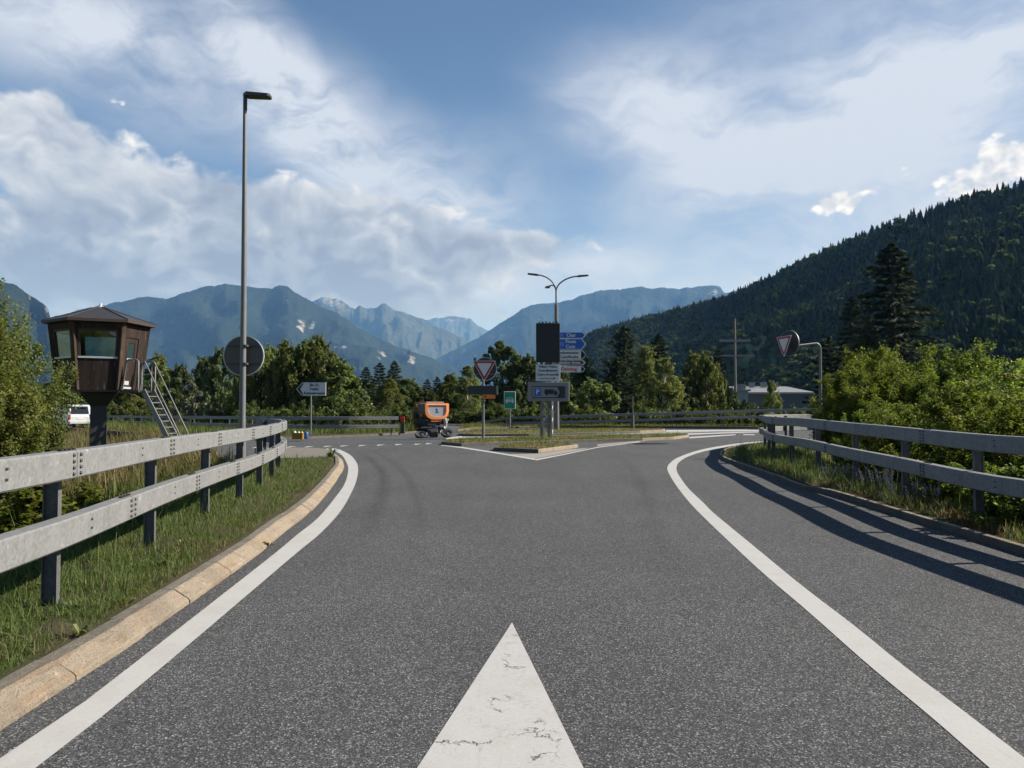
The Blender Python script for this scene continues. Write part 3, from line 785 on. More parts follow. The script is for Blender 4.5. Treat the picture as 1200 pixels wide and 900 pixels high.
m, t, b = mat('hill_ground'); p = t.pos()
n = t.noise(p, .05, 6, .65); n2 = t.noise(p, .012, 4, .6)
t.put(b, 'Base Color', t.mix(t.mapr(n2, .4, .6), t.ramp(n, [(.3, (.03, .05, .018)), (.7, (.07, .10, .03))]), t.ramp(n, [(.3, (.09, .105, .034)), (.7, (.18, .17, .065))])))
b.inputs['Roughness'].default_value = .95; b.inputs['Specular IOR Level'].default_value = .05; M['hill'] = m
vs_ = [tuple(hill_pt(i / (NU - 1), 1.5 * j / (NV - 1))) for i in range(NU) for j in range(NV)]
qd = [(i * NV + j, (i + 1) * NV + j, (i + 1) * NV + j + 1, i * NV + j + 1) for i in range(NU - 1) for j in range(NV - 1)]
struct(link('hill', np_mesh('hill', vs_, qd, None, [M['hill']], smooth=True)))


# forest: one mass of many trees
def conifer_proto(rng, tiers=6, seg=9):
    v = []; tr = []
    for k in range(tiers):
        z0 = .08 + .80 * k / tiers; z1 = z0 + .30 * (1 - k / tiers * .45); r = .23 * (1 - k / tiers) ** .85 + .018
        o = len(v); v.append((0, 0, min(1.0, z1)))
        for s_ in range(seg * 2):
            a = math.pi * s_ / seg + k; rr = r * (1.0 if s_ % 2 else .55) * rng.uniform(.75, 1.2)
            v.append((rr * math.cos(a), rr * math.sin(a), z0 - (.045 if s_ % 2 else 0) + rng.uniform(-.02, .02)))
        n = seg * 2
        tr += [(o, o + 1 + s_, o + 1 + (s_ + 1) % n) for s_ in range(n)]
    return np.array(v), np.array(tr)


def broad_proto(rng, n=70):
    v = []; tr = []
    for _ in range(n):
        d = rng.normal(size=3); d /= np.linalg.norm(d); c = d * np.array([.26, .26, .36]) * rng.uniform(.6, 1.0) + np.array([0, 0, .58])
        for _ in range(3):
            o = len(v); a = rng.normal(size=3); b_ = np.cross(a, rng.normal(size=3)); a *= .11 / np.linalg.norm(a); b_ *= .11 / np.linalg.norm(b_)
            c2 = c + rng.normal(size=3) * .05
            v += [c2 - a, c2 + b_, c2 + a, c2 - b_]; tr += [(o, o + 1, o + 2), (o, o + 2, o + 3)]
    return np.array(v), np.array(tr)


def scatter_mesh(name, protos, inst, mats):
    V, T, A = [], [], []; off = 0
    for (pi, pos, h, w, rot, tint) in inst:
        v, tr = protos[pi]; c_, s_ = math.cos(rot), math.sin(rot)
        x = v[:, 0] * c_ - v[:, 1] * s_; y = v[:, 0] * s_ + v[:, 1] * c_
        V.append(np.stack([x * w * h + pos[0], y * w * h + pos[1], v[:, 2] * h + pos[2]], 1)); T.append(tr + off); off += len(v)
        A.append(np.full(len(v), tint))
    return np_mesh(name, np.concatenate(V), None, np.concatenate(T), mats, {'rnd': np.concatenate(A)})


M['forest'] = leafy('forest_needles', (.012, .022, .012, 1), (.026, .041, .020, 1), (.058, .080, .038, 1), .2, .8, .05, 0)
M['forest_leaf'] = leafy('forest_leaves', (.028, .044, .020, 1), (.050, .072, .031, 1), (.095, .122, .054, 1), .3, .8, .05, 0)
fr = np.random.default_rng(11)
PC = [conifer_proto(fr) for _ in range(5)] ; PB = [broad_proto(fr, 55) for _ in range(4)]
ic, ib = [], []
tries = 0
while len(ic) + len(ib) < 17500 and tries < 90000:
    tries += 1
    u = fr.uniform(); v = fr.uniform() ** .9 * 1.08
    q = hill_pt(u, v)
    if q.y < 120: continue
    px = 600 + q.x / q.y * 900; py = 480 - (q.z - CAM_H) / q.y * 900
    if px > 1330 or px < 640: continue
    # keep roughly equal tree density on the slope; leave the pasture clearings open
    if fr.uniform() > min(1, (q.y / 900) ** 1.0): pass
    clear = 0
    for (cx, cy, rx, ry) in [(872, 417, 34, 13), (905, 432, 30, 9), (868, 436, 26, 7), (945, 415, 20, 10), (800, 418, 30, 5), (888, 398, 14, 7)]:
        if ((px - cx) / rx) ** 2 + ((py - cy) / ry) ** 2 < 1: clear = 1
    if clear and fr.uniform() < .93: continue
    leafp = .14 + .75 * max(0, min(1, (py - 372 - max(0, (px - 900) * .25)) / 45)) * (1 if px < 1010 else .5)
    leafp += .9 * max(0, mnoise.noise((q.x * .010, q.y * .010, 30)))
    tint = min(1, max(0, .45 + .27 * fr.normal() + .5 * mnoise.noise((q.x * .015, q.y * .009, 60))))
    if fr.uniform() < leafp: ib.append((fr.integers(4), (q.x, q.y, q.z - .8), fr.uniform(5.5, 10), fr.uniform(.85, 1.3), fr.uniform(0, 6.28), tint))
    else: ic.append((fr.integers(5), (q.x, q.y, q.z - .8), fr.uniform(6, 14), fr.uniform(.75, 1.2), fr.uniform(0, 6.28), tint))
o = link('forest', scatter_mesh('forest', PC, ic, [M['forest']])); o['kind'] = 'stuff'
o = link('forest', scatter_mesh('forest', PB, ib, [M['forest_leaf']])); o['kind'] = 'stuff'

# far wood behind the row of trees along the junction
iw = []; ww = []
for _ in range(1500):
    px = fr.uniform(-150, 1350); Y = fr.uniform(125, 330)
    x = (px - 600) / 900 * Y
    if 852 < px < 955: continue
    h = fr.uniform(6, 11) * (1.0 if px < 660 else .8)
    if px > 1040: h *= .8
    (iw if fr.uniform() < .35 else ww).append((fr.integers(4), (x, Y, -3.6), h, fr.uniform(.8, 1.4), fr.uniform(0, 6.28), min(1, max(0, .5 + .3 * fr.normal()))))
for _ in range(500):
    px = fr.uniform(850, 960); Y = fr.uniform(230, 330); ww.append((fr.integers(4), ((px - 600) / 900 * Y, Y, -3.6), fr.uniform(4, 9), fr.uniform(.9, 1.4), fr.uniform(0, 6), fr.uniform(0, .8)))
o = link('woods', scatter_mesh('woods', PB, ww, [M['forest_leaf']])); o['kind'] = 'stuff'
o = link('woods', scatter_mesh('woods', PC, iw, [M['forest']])); o['kind'] = 'stuff'

# ------------------------------------------------------------------ the air
mh = bpy.data.materials.new('haze_air'); mh.use_nodes = True; th = NT(mh.node_tree); th.n.clear()
pv = th.node('ShaderNodeVolumePrincipled', ins={'Color': (.22, .49, 1.0, 1), 'Absorption Color': (1, 1, 1, 1), 'Density': HAZE, 'Anisotropy': 0.0})
oo = th.node('ShaderNodeOutputMaterial'); th.l.new(pv.outputs[0], oo.inputs['Volume'])
mb = MB(); mb.box((0, 6000, 920), (26000, 24000, 1960)); hz = mb.build('haze', mh); hz['kind'] = 'stuff'
# ------------------------------------------------------------------ materials of made things
def galv(name, lo, hi, metal=0.0, rough=.6):
    m, t, b = mat(name); p = t.obj()
    v = t.voro(p, 38, 'F1', 1); s_ = t.node('ShaderNodeSeparateColor', ins={0: v}).outputs[0]
    n = t.noise(p, 4.5, 6, .65); st = t.noise(t.scale(p, 14, 14, 1.6), 1, 4, .6)
    k = t.math('ADD', t.math('MULTIPLY', s_, .35), t.math('MULTIPLY', n, .75))
    c = t.ramp(k, [(.15, lo), (.75, hi)])
    c = t.mix(t.mapr(st, .52, .75, 0, .35), c, tuple(x * .72 for x in lo[:3]) + (1,))
    blot = t.mapr(t.noise(p, 9, 3, .6), .66, .74); c = t.mix(t.math('MULTIPLY', blot, .55), c, (.30, .30, .295, 1))
    c = t.mix(t.mapr(t.noise(p, 26, 3, .7), .68, .76, 0, .5), c, (.07, .062, .055, 1))
    t.put(b, 'Base Color', c); b.inputs['Metallic'].default_value = metal; b.inputs['Specular IOR Level'].default_value = .3
    t.put(b, 'Roughness', t.mapr(k, .1, .9, rough + .12, rough - .06)); return m
M['galv'] = galv('galvanised_steel', (.105, .108, .112), (.175, .179, .184))
M['galv_post'] = galv('galvanised_post', (.05, .0505, .053), (.10, .101, .104))
M['bolt'] = simple('bolt_steel', (.035, .034, .033), .55, .4)
M['pole'] = simple('pole_steel', (.115, .117, .121), .5, .0, .15, 5)
M['dark_metal'] = simple('dark_metal', (.045, .047, .05), .5, .3)
M['black'] = simple('black_board', (.012, .0125, .0135), .6, 0)
M['anthracite'] = simple('anthracite_metal', (.022, .023, .026), .55, 0)
M['white'] = simple('white_sheeting', (.50, .50, .51), .5, 0, .05)
M['red'] = simple('red_sheeting', (.30, .012, .018), .5, 0, .08)
M['blue'] = simple('blue_sheeting', (.008, .075, .36), .45, 0, .06)
M['lblue'] = simple('light_blue_sheeting', (.06, .16, .45), .45, 0, .06)
M['green'] = simple('green_sheeting', (.0, .21, .12), .45, 0, .06)
M['brown'] = simple('brown_sheeting', (.085, .030, .018), .5, 0, .08)
M['orange'] = simple('orange_paint', (.70, .16, .02), .45, 0, .08)
M['orange2'] = simple('pale_orange_paint', (.80, .27, .10), .4, 0, .05)
M['redtext'] = simple('red_lettering', (.42, .05, .03), .5)
M['frame'] = simple('grey_frame_metal', (.17, .175, .18), .55, .1)
M['glass_dark'] = simple('dark_glass', (.012, .014, .017), .08, 0, .05, 3, .8)
M['rubber_tyre'] = simple('tyre_rubber', (.016, .016, .017), .8)
M['chrome'] = simple('bare_metal', (.55, .55, .56), .28, .9)
M['wpaint'] = simple('white_car_paint', (.42, .435, .46), .3, 0, .04, 3, .6)
M['silver'] = simple('silver_panel', (.38, .39, .41), .45, .1, .05)

# ------------------------------------------------------------------ guardrails
def bolt(mb, c, nrm, r=.014, mi=1):
    n = Vector(nrm).normalized(); a = n.cross(Vector((0, 0, 1))).normalized(); b_ = Vector((0, 0, 1))
    rg = [[c + n * h + (a * math.cos(w) + b_ * math.sin(w)) * rr for w in [k * math.pi / 3 for k in range(6)]] for rr, h in ((r, -.002), (r, .008), (r * .6, .013))]
    vs_ = rg[0] + rg[1] + rg[2]
    mb.add(vs_, [(k, (k + 1) % 6, 6 + (k + 1) % 6, 6 + k) for k in range(6)] + [(6 + k, 6 + (k + 1) % 6, 12 + (k + 1) % 6, 12 + k) for k in range(6)] + [tuple(range(12, 18))], mi)


def beam(path, zlist, side, parent, w, h, detail):
    """one length of box beam; side +1 when the road lies to the right of the path"""
    P_ = [Vector((q.x, q.y, z)) for q, z in zip(path, zlist)]
    mb = MB(); e = .012
    prof = [(-w / 2, -h + e), (-w / 2, -e), (-w / 2 + e, 0), (w / 2 - e, 0), (w / 2, -e), (w / 2, -h + e), (w / 2 - e, -h), (-w / 2 + e, -h)]
    N = normals2(path); k = len(prof)
    vs_ = [p + n * o + Vector((0, 0, z)) for p, n in zip(P_, N) for (o, z) in prof]
    mb.add(vs_, [(i * k + j, i * k + (j + 1) % k, (i + 1) * k + (j + 1) % k, (i + 1) * k + j) for i in range(len(P_) - 1) for j in range(k)] +
           [tuple(range(k)), tuple((len(P_) - 1) * k + j for j in range(k - 1, -1, -1))], 0)
    if detail:
        for end, dirn in ((0, 1), (-1, -1)):
            tt = (P_[1] - P_[0]).normalized() if end == 0 else (P_[-2] - P_[-1]).normalized()
            n = N[end] * side
            for u_ in (.055,):
                for zz in (.03, .075, .12, .165):
                    bolt(mb, P_[end] + tt * u_ + n * (w / 2) + Vector((0, 0, -zz * h / .2)), n)
            for u_ in (.03, .1):
                bolt(mb, P_[end] + tt * u_ + Vector((0, 0, .002)), (n.x * .01, n.y * .01, 1)) if False else mb.box(P_[end] + tt * u_ + Vector((0, 0, .006)), (.03, .03, .014), 1)
        mid = len(P_) // 2; tt = (P_[mid] - P_[mid - 1]).normalized(); n = N[mid] * side
        for zz in (.06, .125):                               # slotted holes at mid length
            Mx = Matrix.Rotation(math.atan2(tt.y, tt.x), 3, 'Z')
            mb.box(P_[mid] + n * (w / 2 + .0005) + Vector((0, 0, -zz)), (.032, .006, .016), 1, Mx)
    return mb.build('rail_section', [M['galv'], M['bolt']], parent)


def ibeam(x, y, z0, z1, rot, parent):
    mb = MB(); Mx = Matrix.Rotation(rot, 3, 'Z'); H = z1 - z0
    mb.box((x, y, (z0 + z1) / 2), (.092, .006, H), 0, Mx)
    for s_ in (-1, 1):
        c = Mx @ Vector((.049 * s_, 0, 0)); mb.box((x + c.x, y + c.y, (z0 + z1) / 2), (.006, .062, H), 0, Mx)
    return mb.build('post', M['galv_post'], parent)


def guardrail(label, path, ztop, side, posts, joints_up, joints_lo, base, w=.14, h=.2, gap=.47, detail=True, ground=-.25, posth=-.05):
    """path: list of Vector on the ground plan of the beams; ztop(i) height of upper beam; posts stand behind the beam"""
    t_ = thing('guardrail', label, 'guardrail', base, 'steel guardrails round the junction')
    N = normals2(path)
    cum = [0.0]
    for a, b_ in zip(path, path[1:]): cum.append(cum[-1] + (b_ - a).length)
    def piece(s0, s1, dz):
        pts, zz = [], []
        n = max(3, int((s1 - s0) / .45) + 1)
        for kx in range(n):
            s_ = s0 + .004 + (s1 - s0 - .008) * kx / (n - 1); i = max(0, min(len(path) - 2, int(np.searchsorted(cum, s_) - 1)))
            f_ = (s_ - cum[i]) / max(1e-6, cum[i + 1] - cum[i]); q = path[i].lerp(path[i + 1], f_); pts.append(q); zz.append(ztop(q) + dz)
        beam(pts, zz, side, t_, w, h, detail)
    for J, dz in ((joints_up, 0), (joints_lo, -gap)):
        for a, b_ in zip(J, J[1:]): piece(a, b_, dz)
    for (px_, py_) in posts:
        q = Vector((px_, py_, 0)); i = min(range(len(path)), key=lambda i_: (path[i_] - q).length)
        ibeam(px_, py_, ground, ztop(path[i]) + posth, math.atan2(N[i].y, N[i].x), t_)
    return t_


def arc_of(path, pts):
    cum = [0.0]
    for a, b_ in zip(path, path[1:]): cum.append(cum[-1] + (b_ - a).length)
    out = []
    for p_ in pts:
        q = Vector((p_[0], p_[1], 0)); i = min(range(len(path)), key=lambda i_: (path[i_] - q).length); out.append(cum[i])
    return out, cum[-1]


def along(path, step, s0=0.0):
    cum = [0.0]
    for a, b_ in zip(path, path[1:]): cum.append(cum[-1] + (b_ - a).length)
    out = []; s_ = s0
    while s_ < cum[-1]:
        i = max(0, int(np.searchsorted(cum, s_) - 1)); out.append(path[i]); s_ += step
    return out


LB = offset(LPATH, .13)                                   # beams hang on the road side of the posts
lposts = [(-2.72, .6), (-3.07, 3.2)] + LP + [(q.x, q.y) for q in [LPATH[i] for i in range(len(LPATH)) if LPATH[i].y > 20.2][::11]]
s_at, tot = arc_of(LB, lposts)
ju = [0] + [s for s in s_at if s > .3] + [tot]; ju = sorted(set(round(s, 3) for s in ju))
jl = [0] + [(a + b_) / 2 for a, b_ in zip(s_at, s_at[1:])] + [tot]; jl = sorted(set(round(s, 3) for s in jl))
guardrail('near galvanised two-beam guardrail in full sun beside the pale stone kerb and watchtower', LB, lambda q: 1.205 + max(0, q.y - 12) * .003, 1, lposts, ju, jl, (-3.35, 5.6, .07), gap=.475)
RB = offset(RPATH, -.13)
rposts = [(6.08, 2.6), (5.92, 5.3), (5.80, 7.75)] + RP + [(q.x, q.y) for q in [RPATH[i] for i in range(len(RPATH)) if RPATH[i].y > 27.9][::10]]
s_at, tot = arc_of(RB, rposts)
mids = [(a + b_) / 2 for a, b_ in zip(s_at, s_at[1:])]
ju = sorted(set([0] + mids[1::2] + [tot]))
guardrail('grey two-beam guardrail in shade, casting a striped shadow on the right lane', RB, lambda q: 1.20 + min(1, max(0, q.y - 9) / 9) * .10, -1, rposts, ju, ju, (5.84, 9.65, .08), gap=.475)
fl = smooth_path([(*q, 0) for q in [(-58, 90), (-41, 75), (-28, 60), (-19.4, 50), (-15.5, 45.8), (-12.3, 43.6), (-9.5, 43.4), (-6.55, 44.4)]], .4)
jj = [0.0]
_, tot = arc_of(fl, [(0, 0)])
while jj[-1] < tot - 6: jj.append(jj[-1] + 4.0)
jj.append(tot)
fz = lambda q: 1.10 - max(0, q.y - 47) * .006
guardrail('pale two-beam guardrail on the far grass bank behind the white arrow-shaped village sign', fl, fz, 1, [(p.x, p.y) for p in along(offset(fl, -.13), 3.2, .6)], jj, jj, (-10, 43.4, .1), detail=False)
frp = smooth_path([(*q, 0) for q in [(-6.6, 90), (-5.2, 82), (-3.2, 71.5), (-.6, 64), (2.5, 61.2), (6.2, 60.2), (13, 59.2), (18.7, 58), (24, 57), (40, 56.5), (60, 58)]], .4)
def rz(q):
    if q.x < 0: return .93 - max(0, min(1, (-q.x) / 6.6)) ** 1.1 * 1.25
    return .93 + min(1, q.x / 22) * .68
jj = [0.0]; _, tot = arc_of(frp, [(0, 0)])
while jj[-1] < tot - 6: jj.append(jj[-1] + 4.0)
jj.append(tot)
guardrail('long dark guardrail behind the grass islands and the sign mast', frp, rz, 1, [(p.x, p.y) for p in along(offset(frp, -.13), 3.4, .5)], jj, jj, (6, 60, .1), detail=False, gap=.46, ground=-1.6)

# ------------------------------------------------------------------ lamps
def lamp_head(mb, c, yaw, L=.85, Wd=.30, tilt=0.0, mi=0, mg=1):
    Mx = Matrix.Rotation(yaw, 3, 'Z') @ Matrix.Rotation(-tilt, 3, 'Y')
    out = [(0, -.06), (0, .06), (.12, Wd / 2), (L * .92, Wd / 2), (L, Wd / 2 - .05), (L, -Wd / 2 + .05), (L * .92, -Wd / 2), (.12, -Wd / 2)]
    n = len(out)
    vs_ = [Mx @ Vector((a, b_, .045 if .05 < a < L * .6 else .02)) + Vector(c) for a, b_ in out] + [Mx @ Vector((a, b_, -.06)) + Vector(c) for a, b_ in out]
    mb.add(vs_, [tuple(range(n - 1, -1, -1)), tuple(range(n, 2 * n))] + [(i, (i + 1) % n, (i + 1) % n + n, i + n) for i in range(n)], mi)
    g_ = [Mx @ Vector((a, b_, -.064)) + Vector(c) for a, b_ in [(L * .25, -Wd * .36), (L * .9, -Wd * .36), (L * .9, Wd * .36), (L * .25, Wd * .36)]]
    mb.add(g_, [(0, 1, 2, 3)], mg)


b0 = Vector((-8.07, 23.0, -.55)); top = W(287.8, 116, 23.0)
st_ = thing('street_lamp', 'tall single street lamp standing behind the near left guardrail', 'street lamp', b0, 'street lamps')
mb = MB(); mb.tube([b0, Vector((b0.x, 23, 5)), Vector((top.x - .02, 23, top.z))], [.10, .083, .052], 14); mb.tube([b0, b0 + Vector((0, 0, 1.3))], [.115, .113], 14); mb.build('pole', M['pole'], st_)
mb = MB(); mb.tube([top + Vector((-.01, 0, -.35)), top + Vector((-.01, 0, .06))], .062, 12)
lamp_head(mb, top + Vector((-.06, 0, .13)), 0.04, .82, .34, -.03); mb.build('lamp_head', [M['dark_metal'], M['glass_dark']], st_)

c = W(285.6, 417, 23.16)
rs = thing('round_sign', 'back of a round grey traffic sign clamped to the tall single street lamp', 'road sign', c)
def round_back(mb, c, r, mi=0, mr=1, yaw=0.0, brackets=True):
    Mx = Matrix.Rotation(yaw, 3, 'Z')
    n = 40
    vs_ = [Vector((r * math.cos(2 * math.pi * k / n), 0, r * math.sin(2 * math.pi * k / n))) for k in range(n)]
    ft = [Mx @ (v * .985 + Vector((0, .0, 0))) + Vector(c) for v in vs_]; bk = [Mx @ (v * .985 + Vector((0, .02, 0))) + Vector(c) for v in vs_]
    mb.add(ft + bk, [tuple(range(n - 1, -1, -1)), tuple(range(n, 2 * n))], mi)
    r1 = [Mx @ (v + Vector((0, -.02, 0))) + Vector(c) for v in vs_]; r2 = [Mx @ (v + Vector((0, .035, 0))) + Vector(c) for v in vs_]; r3 = [Mx @ (v * .955 + Vector((0, -.02, 0))) + Vector(c) for v in vs_]; r4 = [Mx @ (v * .955 + Vector((0, -.002, 0))) + Vector(c) for v in vs_]
    for a, b_ in ((r1, r2), (r3, r1), (r4, r3)):
        mb.add(a + b_, [(k, (k + 1) % n, n + (k + 1) % n, n + k) for k in range(n)], mr)
mb = MB(); round_back(mb, c, .615, 0, 1); mb.build('disc', [simple('dull_sign_back', (.070, .066, .062), .5, 0, .35, 2.2), M['silver']], rs)
mb = MB()
for dz in (.29, -.25):
    hw = math.sqrt(.58 ** 2 - dz ** 2); mb.box((c.x, c.y - .022, c.z + dz), (2 * hw, .03, .045)); mb.tube([(b0.x + .07, 23.0, c.z + dz - .03), (b0.x + .07, 23.0, c.z + dz + .03)], .098, 14)
mb.build('bracket', M['dark_metal'], rs)

# lamp with three curved arms behind the sign mast
b0 = G(652.5, 504.3, .1); D = b0.y
lt = thing('street_lamp', 'street lamp with three curved arms rising behind the black display board', 'street lamp', b0, 'street lamps')
fork = W(651.6, 342, D); mid_ = W(651.8, 357, D)
mb = MB(); mb.tube([b0, mid_], [.17, .125], 14); mb.tube([mid_, fork + Vector((0, 0, .05))], [.062, .055], 12); mb.build('pole', M['pole'], lt)
for (ex, ey, dy, hl) in ((630, 322, 0, .9), (678, 323.5, 0, .9), (645, 328.5, 2.6, .8)):
    e_ = W(ex, ey, D); e_.y += dy; pts = []
    for k in range(9):
        u = k / 8; ang = u * math.pi / 2 * .93; h = e_.z - fork.z
        hx = (1 - math.cos(ang)) / (1 - math.cos(math.pi / 2 * .93)); hz_ = math.sin(ang) / math.sin(math.pi / 2 * .93)
        pts.append(Vector((fork.x + (e_.x - fork.x) * hx, fork.y + dy * hx, fork.z + h * hz_)))
    am = MB(); am.tube(pts, [.05] * 9, 8); arm = am.build('arm', M['pole'], lt)
    hb = MB(); d_ = pts[-1] - pts[-2]; yaw = math.atan2(d_.y, d_.x); lamp_head(hb, pts[-1] - d_.normalized() * .1, yaw, 0.78, .3, math.atan2(d_.z, math.hypot(d_.x, d_.y)) * .8)
    ho = hb.build('lamp_head', [M['dark_metal'], M['glass_dark']], None); ho.parent = arm; ho.data.transform(Matrix.Translation(-b0))

# ------------------------------------------------------------------ signs
def arrow_outline(x0, x1, z0, z1, tip, right=True):
    m_ = (z0 + z1) / 2
    return [(x0, z0), (x1 - tip, z0), (x1, m_), (x1 - tip, z1), (x0, z1)] if right else [(x1, z1), (x0 + tip, z1), (x0, m_), (x0 + tip, z0), (x1, z0)]


def arrow_sign(px0, px1, py0, py1, D, label, face, lines, textm, headm=None, rim='white', right=True, group=None, bold=0, icon=False, headfill=True):
    a = W(px0, py1, D); b_ = W(px1, py0, D); x0, x1, z0, z1 = a.x, b_.x, a.z, b_.z
    root = thing('direction_sign', label, 'direction sign', ((x0 + x1) / 2, D, (z0 + z1) / 2), group)
    h = z1 - z0; tip = h * .5 if h < .6 else h * .42
    if not right: tip = h * .45
    mb = MB(); mb.prism(arrow_outline(x0, x1, z0, z1, tip, right), D - .03, D + .03)
    mb.build('panel', M[rim], root)
    e = .035
    if right: o_in = [(x0 + e, z0 + e), (x1 - tip * .85 - e * 2.5, z0 + e), (x1 - e * 3.2, (z0 + z1) / 2), (x1 - tip * .85 - e * 2.5, z1 - e), (x0 + e, z1 - e)]
    else: o_in = [(x1 - e, z1 - e), (x0 + tip + e * 1.5, z1 - e), (x0 + e * 3.4, (z0 + z1) / 2), (x0 + tip + e * 1.5, z0 + e), (x1 - e, z0 + e)]
    if face:
        mb = MB(); mb.prism(o_in, D - .034, D - .03); mb.build('face', M[face], root)
    if headm:
        m_ = (z0 + z1) / 2; mb = MB(); wv_ = h * .20
        s_ = 1 if right else -1; xt = (x1 - e * 1.3) if right else (x0 + e * 1.3)
        ch = [(xt, m_), (xt - s_ * (tip * .92), z1 - e * 1.1), (xt - s_ * (tip * .92 + wv_ * .45), z1 - e * 1.1), (xt - s_ * wv_ * 1.2, m_), (xt - s_ * (tip * .92 + wv_ * .45), z0 + e * 1.1), (xt - s_ * (tip * .92), z0 + e * 1.1)]
        if s_ > 0: ch.reverse()
        mb.add([(p_[0], D - .036, p_[1]) for p_ in ch], [(0, 1, 2, 3), (0, 3, 4, 5)]); mb.build('arrow_head', M[headm], root)
    mb = MB(); n = len(lines)
    for k, (s_, wd) in enumerate(lines):
        zc = z1 - (k + .5) / n * (h - .06) - .03
        cx = (x0 + .0 + x1 - tip) / 2 + (.12 if icon else 0) if right else (x0 + tip + x1) / 2 + .02
        add_text(mb, s_, (h - .06) / n * .98, cx, D - .039, zc, 0, width=wd, bold=bold)
    mb.build('lettering', M[textm], root)
    if icon:
        mb = MB(); s_ = min(.3, h * .55); zc = (z0 + z1) / 2; xc = x0 + .42
        mb.box((xc, D - .0365, zc), (s_, .003, s_)); mb.build('symbol', M['lblue'], root)
    return root


D5 = b0.y - .22; gp = 'direction signs on the three-armed lamp post'
arrow_sign(651, 687, 389.2, 396.6, D5, 'narrow blue arrow sign lettered Chur, topmost on the lamp post', 'blue', [('Chur', .62)], 'white', group=gp, bold=.014, icon=True)
arrow_sign(651, 687.2, 396.9, 409.6, D5, 'tall blue arrow sign lettered Thusis Cazis beside the black board', 'blue', [('Thusis', .75), ('Cazis', .62)], 'white', group=gp, bold=.014, icon=True)
arrow_sign(651, 687, 410.4, 421.4, D5, 'white arrow sign lettered Industriezone Cazis/Realta, black arrow head', None, [('Industriezone', 1.28), ('Cazis/Realta', 1.25)], 'black', 'black', group=gp, bold=.008)
arrow_sign(651, 686.4, 421.9, 428.0, D5, 'narrow brown arrow sign lettered Bündner Arena', 'brown', [('Bündner Arena', 1.45)], 'white', group=gp, bold=.010)
arrow_sign(651, 686, 429.0, 436.3, D5, 'white arrow sign with red Driving lettering, lowest on the lamp post', None, [('Driving', 1.05)], 'redtext', 'black', group=gp, bold=.014)

# village sign on the far left bank
s_ = arrow_sign(347.2, 382, 448.2, 463.8, 43.0, 'white arrow-shaped sign lettered Sils i.D., Feldis and Rothenbrunnen, pointing left', None, [('Sils i.D.', .55), ('Feldis', .46), ('Rothenbrunnen', 1.15)], 'black', 'black', rim='white', right=False, bold=.008)
pb = W(363.6, 506, 43.0)
mb = MB(); mb.tube([(pb.x, 43.09, -.02), (pb.x, 43.09, W(0, 455, 43).z)], .045, 10); mb.build('pole', M['pole'], s_)

# give-way sign on the island
b0 = G(566.3, 515.3, .12); D = b0.y
yw = thing('give_way_sign', 'give-way triangle on a pole on the grass island, dark board and orange plate below', 'road sign', b0, 'give-way signs with a round sign on their back')
mb = MB(); tp = W(566.8, 424, D); mb.tube([b0 - Vector((0, 0, .1)), Vector((b0.x, D, tp.z))], [.06, .055], 12); mb.build('pole', M['pole'], yw)


def triangle(root, c, wd, Dd, yaw=0.0):
    Mx = Matrix.Rotation(yaw, 4, 'Z')
    def tri(s_, rr):
        h = wd * .866; pts = []
        for k, (a, b_) in enumerate([(0, -h * 2 / 3), (wd / 2, h / 3), (-wd / 2, h / 3)]):
            a *= s_; b_ *= s_; L = math.hypot(a, b_); cx, cz = a * (1 - 2 * rr / L), b_ * (1 - 2 * rr / L); an = math.atan2(b_, a)
            for q in (-60, -30, 0, 30, 60): pts.append((cx + rr * math.cos(an + R(q)), cz + rr * math.sin(an + R(q))))
        return pts
    for nm, s_, y0, y1, mt in (('plate', 1.0, -.012, .012, 'white'), ('border', .93, -.016, -.012, 'red'), ('face', .64, -.020, -.016, 'white')):
        mb = MB(); mb.prism(tri(s_, .035 * s_), y0, y1); mb.v = [tuple(Mx @ Vector(v) + Vector(c)) for v in mb.v]; mb.build(nm, M[mt], root)


triangle(yw, W(567.5, 430.8, D - .1), 28 / 900 * D, D - .1)
cc = W(568.3, 432.4, D + .1)
mb = MB(); round_back(mb, cc, .545, 0, 1); mb.build('round_sign', [M['anthracite'], M['silver']], yw)
mb = MB()
for dz in (.26, -.24):
    hw = math.sqrt(.5 ** 2 - dz ** 2); mb.box((cc.x, cc.y - .02, cc.z + dz), (2 * hw, .03, .035))
mb.build('bracket', M['pole'], yw)
a, b_ = W(548.5, 462, D - .1), W(581.3, 452.2, D - .1)
mb = MB(); mb.box(((a.x + b_.x) / 2, D - .1, (a.z + b_.z) / 2), (b_.x - a.x, .06, b_.z - a.z)); mb.build('board', M['anthracite'], yw)
mb = MB(); mb.box((b_.x + .045, D - .04, (a.z + b_.z) / 2), (.085, .22, b_.z - a.z + .02)); mb.build('end_cap', M['frame'], yw)
a, b_ = W(566, 467, D - .1), W(580.3, 462.5, D - .1)
mb = MB(); mb.box(((a.x + b_.x) / 2, D - .1, (a.z + b_.z) / 2 - .004), (b_.x - a.x, .04, b_.z - a.z)); mb.build('orange_plate', M['orange'], yw)
mb = MB(); mb.box((a.x + .1, D - .122, (a.z + b_.z) / 2), (.1, .003, .06)); mb.build('arrow_mark', M['black'], yw)

